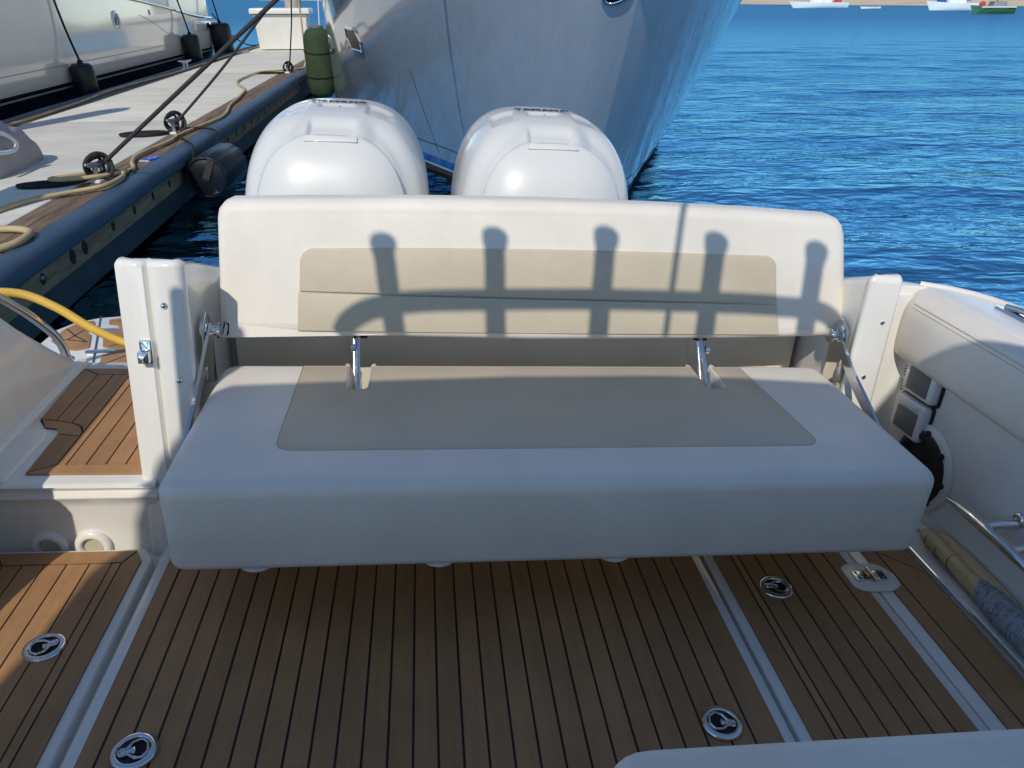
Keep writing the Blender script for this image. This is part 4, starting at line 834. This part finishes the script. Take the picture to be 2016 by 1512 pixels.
zl = .70 + (1.885 - q1.y) * sb.z / -sb.y
bp('unseen_hardtop_leg', MB().tube([(q1.x, q1.y, .35), (q1.x + .005, q1.y, 1.2), (q1.x, q1.y, zl), tuple(Vector((q1.x, q1.y, zl)) + sb * .06), tuple(Vector((q1.x, q1.y, zl)) + sb * ((HT + .02 - zl) / sb.z))], .021, 10), 'gel')  # unseen leg shaped for its shadow stripe on the pillar, top follows the sun
YR = .66
def back(X, z, y=2.10): p = Vector((X, y, z - .024)); return p + sb * ((YR - y) / sb.y)
rail = [back(-.205, .53), back(-.185, .57), back(-.13, .608), back(-.02, .632), back(.15, .641), back(.5, .648), back(.85, .645), back(1.10, .637), back(1.19, .628), back(1.25, .60), back(1.275, .55), back(1.28, .48)]
rk = bp('rod_rack', MB().tube(curve([tuple(p) for p in rail], 8), .0275, 12), 'gel', smooth=60)
for xt, zt, xb in ((-.112, .828, -.05), (.198, .853, .235), (.517, .864, .535), (.845, .855, .858), (1.158, .836, 1.175)):
    a, b_ = back(xt, zt), back(xb, .50); d_ = (a - b_)
    bp('rod_holder', MB().tube([tuple(b_), tuple(b_ + d_ * .88), tuple(b_ + d_ * .95), tuple(a)], [.0285, .0285, .034, .036], 14), 'gel', rk, 60)
a, b_ = back(.724, 1.35), back(.738, .50)
bp('unseen_aerial', MB().tube([tuple(b_), tuple(a)], .0095, 8), 'gel', ht)

# ================================================================== BENCH SEAT
bench = empty('bench_seat', 'cream and tan vinyl folding bench seat with chrome arms', 'bench', (0, 0, 0), boat=True)
def sp_(name, mb, m, parent=None, smooth=50, label=None):
    o = mb.build(name, m, parent or bench, smooth)
    if label: o['label'] = label
    return o
nl, nr = (-.196, -.146), (.818, .868)
seat_poly = rounded([(-.558, 1.425), (1.228, 1.425), (1.228, 2.08), (nr[1], 2.08), (nr[1], 1.905), (nr[0], 1.905), (nr[0], 2.08), (nl[1], 2.08), (nl[1], 1.905), (nl[0], 1.905), (nl[0], 2.08), (-.560, 2.08)],
                    [.05, .05, .06, .02, .022, .022, .02, .02, .022, .022, .02, .06], 6)
def seatmap(x, y, z):
    # soft foam: the underside tucks in towards the corners, the front leans a little
    return (x, y + (.008 * (1 - (z - .207) / .233) if y < 1.6 else 0), z + .010 * (1 - ((x - .33) / .89) ** 2) * (1 if z < .3 else 0) * -0.0)
seat = sp_('seat_cushion', MB().pillow(seat_poly, .207, .44, .036, .024, 7, mapf=seatmap, wt=lambda x, y: .2 if (y > 1.85 and (abs(x + .171) < .04 or abs(x - .843) < .04)) else 1.0), 'vinyl')
pan = MB()
tp = rounded([(-.333, 1.575), (.992, 1.575), (.962, 2.046), (nr[1] + .009, 2.046), (nr[1] + .009, 1.893), (nr[0] - .009, 1.893), (nr[0] - .009, 2.046), (nl[1] + .009, 2.046), (nl[1] + .009, 1.893), (nl[0] - .009, 1.893), (nl[0] - .009, 2.046), (-.330, 2.046)],
             [.045, .045, 0, 0, .04, .04, 0, 0, .04, .04, 0, 0], 6)
pan.pillow(tp, .438, .4418, .0016, 0, 2)
panel = sp_('seat_panel', pan, 'tan', seat)
for a, b_ in ((-.330, nl[0] - .012), (nl[1] + .012, nr[0] - .012), (nr[1] + .012, .962)):
    rws = [[(a + (b_ - a) * k / 8, 2.044 + .0372 * math.sin(t), .4042 + .0375 * math.cos(t)) for k in range(9)] for t in np.linspace(0, math.pi / 2, 7)]
    rws.append([(p[0], 2.0815, .27) for p in rws[-1]]); sp_('seat_back_roll', MB().grid(rws), 'tan', seat)
sp_('front_seam', MB().tube([(-.5545, 1.452 + .004, z) for z in np.linspace(.27, .41, 8)], .0016, 5), 'thread', seat)
for off in (.0,): sp_('panel_seam', MB().tube([(x, y, .4405) for x, y in offset(tp, -.001)], .0013, 4, closed=True), 'thread', seat)
for x_ in (-.371, .043, .462): sp_('foot_pad', MB().lathe([(.044, .212), (.043, .206), (.036, .203), (.01, .202)], 22, Matrix.Translation((x_, 1.478, 0))), 'white_plastic', seat)
# backrest
topc = [(-.548, .835), (-.543, .858), (-.530, .874), (-.508, .884), (-.30, .893), (.0, .902), (.33, .906), (.66, .903), (.95, .896), (1.205, .884), (1.233, .875), (1.249, .858), (1.258, .836)]
bpoly = rounded([(-.572, .545), (-.545, .530), (-.2, .521), (.33, .515), (.9, .520), (1.268, .528), (1.302, .545), (1.262, .82)], [.045, .02, 0, 0, 0, .02, .045, .0], 5)
bpoly = bpoly + topc[::-1]
def bmapf(x, z, t):
    return (x, 2.062 + .20 * (z - .53) + .085 - t + .012 * ((x - .34) / .9) ** 2, z)
bk = sp_('backrest', MB().pillow(bpoly, 0, .085, .030, .02, 7, mapf=bmapf), 'vinyl')
def front(pts_, name, dz=.0032):
    return sp_(name, MB().pillow(pts_, .083, .085 + dz, .0028, 0, 3, mapf=bmapf), 'tan', bk)
def lin(a, b_, n): return [(a[0] + (b_[0] - a[0]) * k / n, a[1] + (b_[1] - a[1]) * k / n) for k in range(n)]
upper = [(-.334, .6505)] + lin((-.334, .6505), (1.058, .6345), 14)[1:] + [(1.058, .6345)] + arc(1.038 - .03, .741 - .008, .038, 0, math.pi / 2, 6) + [(.7, .7755), (.35, .7775), (0, .7735)] + arc(-.334 + .042, .7275, .038, math.pi / 2, math.pi, 6)
lower = [(-.338, .6455), (-.343, .541)] + lin((-.343, .541), (1.085, .540), 14)[1:] + [(1.078, .540), (1.060, .6295)]
low2 = lower + lin((1.060, .6295), (-.338, .6455), 14)[1:]
front(upper, 'back_panel', .0045); front(low2, 'back_panel', .0036)
for dd, tt_ in ((.0125, .0768), (.0175, .0808)): sp_('stitching', MB().tube([bmapf(x, z, tt_) for x, z in offset(bpoly, dd)], .0008, 4, closed=True), 'thread', bk)
# chrome arms, pivots, gas struts
for sx, xx in ((-1, -.567), (1, 1.2415)):
    path = curve([(xx, 2.035, .556), (xx + sx * .004, 1.985, .520), (xx + sx * .006, 1.92, .475), (xx + sx * .002, 1.80, .425), (xx, 1.66, .36), (xx, 1.50, .30)], 6)
    arm = sp_('hinge_arm', MB().grid([[tuple(p + Vector((dx, 0, dz))) for dx, dz in ((-.0045, -.019), (.0045, -.019), (.0045, .019), (-.0045, .019))] for p in path], closeu=True, cap=True), 'chrome')
    sp_('pivot', MB().lathe([(.028, -.012), (.028, .0), (.024, .004), (.014, .006), (.014, .028), (.021, .030), (.021, .036), (.008, .037)], 24, Matrix.Translation((xx + (-.012 if sx < 0 else .012), 2.035, .553)) @ Matrix.Rotation(R_(90 if sx < 0 else -90), 4, 'Y')), 'chrome', arm)
    sp_('mount_plate', MB().pillow(rounded([(1.985, .42), (2.075, .38), (2.085, .57), (2.05, .605), (2.0, .58)], .015, 3), 0, .006, .002, 0, 2, mapf=lambda y, z, t: (xx - sx * -.004 + (sx * .012) - sx * t, y, z)), 'chrome', arm)
for xs_ in (-.172, .843):
    s0, s1 = Vector((xs_ - .004, 2.085, .522)), Vector((xs_, 1.925, .375)); mid = s0 + (s1 - s0) * .52
    st = sp_('gas_strut', MB().tube([tuple(mid), tuple(mid + (s1 - s0) * .02), tuple(s1)], [.0085, .0105, .0105], 14), 'chrome', smooth=60)
    sp_('strut_rod', MB().tube([tuple(s0), tuple(mid)], .0062, 12), 'chrome', st)
    sp_('strut_joint', MB().lathe([(.012, -.006), (.012, .006), (.008, .008)], 16, Matrix.Translation(s0 + (s1 - s0) * .18 + Vector((.014 if xs_ > 0 else -.014, 0, 0))) @ Matrix.Rotation(R_(90), 4, 'Y')), 'chrome', st)
    sp_('link_bar', MB().tube([(xs_ - .016, 2.07, .515), (xs_ - .012, 2.0, .40), (xs_ - .008, 1.95, .33)], .007, 8), 'chrome', st)
    sp_('bracket', MB().pillow(rounded([(-.02, -.012), (.02, -.012), (.02, .012), (-.02, .012)], .004, 2), 0, .012, .003, 0, 2, xf=Matrix.Translation((xs_, 2.10, .512))), 'black', st)

# ================================================================== OUTBOARDS
def cubesphere(n):
    vs, fs, idx = [], [], {}
    def key(v): return tuple(int(round(c * 4 * n)) for c in v)
    for ax in range(3):
        for s in (-1, 1):
            ids = []
            for i in range(n + 1):
                for j in range(n + 1):
                    a, b_ = -1 + 2 * i / n, -1 + 2 * j / n; v = [0, 0, 0]; v[ax] = s; v[(ax + 1) % 3] = a; v[(ax + 2) % 3] = b_
                    k = key(v)
                    if k not in idx: idx[k] = len(vs); vs.append(v)
                    ids.append(idx[k])
            for i in range(n):
                for j in range(n): fs.append([ids[i * (n + 1) + j], ids[(i + 1) * (n + 1) + j], ids[(i + 1) * (n + 1) + j + 1], ids[i * (n + 1) + j + 1]])
    return vs, fs
def sm(a, b_, x): t = max(0., min(1., (x - a) / (b_ - a))); return t * t * (3 - 2 * t)
def cowl_mesh():
    vs, fs = cubesphere(84); out_ = []
    A, B_, C_ = .336, .46, .452
    for v in vs:
        d = Vector(v)
        # denser sampling towards the middle of faces
        d = Vector([math.tan(c * math.pi / 4 * .92) for c in d]); d.normalize()
        d = Vector((d.x * A, d.y * B_, d.z * C_)).normalized()
        n = 3.3; r = (abs(d.x / A) ** n + abs(d.y / B_) ** n + abs(d.z / C_) ** n) ** (-1 / n)
        p = d * r; zf = p.z / C_
        x, y, z = p; nrm = Vector((abs(x / A) ** (n - 1) / A * math.copysign(1, x), abs(y / B_) ** (n - 1) / B_ * math.copysign(1, y), abs(z / C_) ** (n - 1) / C_ * math.copysign(1, z))).normalized()
        if y < .16 and z > -.25:
            fr = sm(.16, .0, y)
            hx_, hz = abs(x) / .262, max(0, z + .02) / .398
            Hh = (hx_ ** 3.1 + hz ** 3.1) ** (1 / 3.1)
            outer = ((abs(x) / .318) ** 3.0 + (max(0, z) / .462) ** 3.0) ** (1 / 3.0)
            corner = sm(.10, .17, abs(x)) 
            g1 = sm(1.0, 1.025, Hh) * (1 - sm(.90, 1.0, outer)) * (.25 + .75 * corner)
            dep = .024 * g1 * fr
            # latch scoop in the middle of the brow and the shallow handle dish above it
            sc_ = sm(1.0, 1.015, Hh) * (1 - sm(.078, .092, abs(x))) * (1 - sm(1.075, 1.13, Hh + .0))
            dep += .016 * sc_ * fr
            dish = (1 - sm(.055, .075, abs(x))) * sm(-.17, -.155, y) * (1 - sm(-.10, -.085, y)) * sm(.3, .36, z)
            dep += .010 * dish
            side = sm(.115, .13, abs(x)) * (1 - sm(.20, .225, abs(x))) * sm(-.22, -.19, y) * (1 - sm(-.08, -.03, y)) * sm(.28, .34, z)
            dep += .013 * side
            p = p - nrm * dep
        p.y += .05 * zf * zf * (1 if zf > 0 else 0); p.x *= 1 - .10 * max(0, zf) ** 2
        p.z += -.012 * sm(.1, .5, p.y)
        out_.append((p.x, p.y, p.z))
    return out_, fs
cv, cf = cowl_mesh()
def make_engine():
    e = empty('outboard_engine', '', 'outboard engine', (0, 0, 0), 'twin white outboard engines on the transom', boat=True)
    cw = MB().add(cv, cf, Matrix.Translation((0, 3.06, .607))).build('cowl', 'engine', e, 180)
    lt_ = MB().pillow(rounded([(-.088, -.011), (.088, -.011), (.086, .012), (-.086, .012)], .003, 2), 0, .006, .002, 0, 2,
          mapf=lambda x, s, t: (x, 2.7105 + s * .75 - t * .8 + 1.1 * x * x, .974 + s * .72 + t * .62 - .25 * x * x)); 
    lt_.build('latch_cover', 'engine', cw)
    for s in (-1, 1):
        MB().prism([(2.78, .62), (2.95, .60), (2.98, .74), (2.84, .72)], 0, .003, mapf=lambda y, z, t: (s * (.3165 + t), y, z)).build('air_vent', 'engine_dark', cw)
    MB().pillow(rounded([(-.26, 2.72), (.26, 2.72), (.27, 3.42), (-.27, 3.42)], .12, 6), .02, .22, .03, .03, 4).build('lower_cowl', 'engine', e)
    MB().pillow(rounded([(-.12, 2.78), (.12, 2.78), (.10, 3.3), (-.10, 3.3)], .06, 5), -.62, .04, .01, .02, 3).build('midsection', 'engine', e)
    MB().pillow(rounded([(-.14, 2.50), (.14, 2.50), (.14, 2.80), (-.14, 2.80)], .02, 3), -.28, .20, .02, .02, 3).build('clamp_bracket', 'engine_dark', e)
    MB().lathe([(.01, -.36), (.07, -.28), (.085, -.05), (.08, .2), (.05, .3), (.02, .31)], 18, Matrix.Translation((0, 3.05, -.72)) @ Matrix.Rotation(R_(-90), 4, 'X')).build('gearcase', 'engine', e)
    pr = MB()
    for k in range(3): pr.add([(0, 0, .05), (.05, .03, .17), (-.02, 0, .2), (-.06, -.03, .12)], [[0, 1, 2, 3]], Matrix.Translation((0, 3.4, -.72)) @ Matrix.Rotation(k * 2.094, 4, 'Y'))
    pr.build('propeller', 'engine_dark', e)
    return e, cw
eng, cowl = make_engine()
tm = Matrix.Translation((0, 3.06, 1.0615)) @ Matrix.Rotation(R_(-1.5), 4, 'X')
text('YAMAHA', .052, 'badge', 'badge', cowl, tm @ Matrix.Diagonal((.95, 1.3, 1, 1)), .0015)
text('.', .06, 'badge_red', 'badge_mark', cowl, tm @ Matrix.Translation((0.0, -.05, 0)), .0015)
eng2 = copy_tree(eng)
for o_, x_, l_ in ((eng, -.298, 'white outboard engine on the transom beside the dock'), (eng2, .455, 'white outboard engine on the transom away from the dock, before the yacht stem')):
    o_.matrix_world = BOAT @ Matrix.Translation((x_, 0, 0)); o_['label'] = l_

# ================================================================== LOOSE THINGS ON THE BOAT
y_ = MB().tube(curve([(-1.62, 2.30, .30), (-1.50, 2.42, .44), (-1.40, 2.50, .485), (-1.30, 2.55, .475), (-1.20, 2.56, .425), (-1.10, 2.555, .355), (-1.0, 2.56, .30), (-.90, 2.565, .28), (-.84, 2.58, .262), (-.80, 2.66, .19), (-.78, 2.74, .12), (-.75, 2.85, .122)], 8), .0145, 12)
o = y_.build('shore_cord', 'hose_yellow', smooth=60); place(o, (0, 0, 0), True); tag(o, 'thick yellow shore power cord lying across the boat walkway', 'cord')
# helm seat corner
e = empty('helm_seat', 'pale vinyl seat cushion corner standing on the teak deck', 'seat', (0, 0, 0), boat=True)
hs = rounded([(.235, -.05), (1.20, -.05), (1.20, .695), (.235, .695)], [.03, .05, .05, .07], 6)
MB().pillow(hs, .36, .50, .028, .02, 6).build('cushion', 'vinyl', e, 50)
MB().tube([(x, y, .4965) for x, y in offset(hs, .022)], .0011, 4, closed=True).build('stitching', 'thread', e)
MB().pillow(rounded([(.28, -.06), (1.16, -.06), (1.16, .64), (.28, .64)], .04, 4), .0045, .362, .01, 0, 3).build('base', 'gel', e)
# mop and bamboo pole in the starboard gutter
e = empty('deck_mop', 'bamboo handled grey string mop lying against the boat side wall', 'mop', (0, 0, 0), boat=True)
pts = [(1.472, 1.72 - .42 * t, .058 + .004 * math.sin(9 * t)) for t in np.linspace(0, 1, 24)]
MB().tube(pts, [.013] + [.0225 + (.0022 if k % 7 == 0 else 0) for k in range(1, 24)], 14).build('handle', 'bamboo', e, 60)
for t in (.10, .21, .34): MB().tube([(1.472 + .0236 * math.cos(a), 1.72 - .42 * t + .006 * math.sin(a), .058 + .0236 * math.sin(a)) for a in np.linspace(0, 2 * math.pi, 22)[:-1]], .0012, 5, closed=True).build('node_ring', 'rope_dark', e, 60)
MB().tube([(1.472, 1.495, .058), (1.470, 1.47, .058), (1.467, 1.44, .058)], [.025, .026, .02], 14).build('collar', 'bamboo', e, 60)
mp_ = MB()
for k in range(46):
    y0 = 1.462 - .0058 * k; rr = .022 + .014 * math.sin(min(1, k / 18) * math.pi / 2) + rng.uniform(-.002, .002)
    mp_.tube([(1.468 + rr * math.cos(a) * 1.0 + rng.normal(0, .0008), y0 + .012 * math.sin(a + 1) + rng.normal(0, .0008), max(.03, .062 + rr * math.sin(a))) for a in np.linspace(0, 2 * math.pi, 18)[:-1]], .0036, 5, closed=True)
mo = mp_.build('string_head', 'cotton', e, 60); mo['kind'] = 'stuff'
MB().tube([(1.468, 1.45, .06), (1.468, 1.2, .06)], [.018, .028], 12).build('core', 'cotton', e, 60)
o = MB().tube([(1.4955, 1.68 - .7 * t, .072 + .006 * math.sin(7 * t)) for t in np.linspace(0, 1, 20)], [.012] + [.0165 + (.0018 if k % 6 == 0 else 0) for k in range(1, 20)], 14).build('bamboo_pole', 'bamboo', smooth=60)
place(o, (0, 0, 0), True); tag(o, 'plain bamboo pole tucked between the mop and the boat side wall', 'pole')
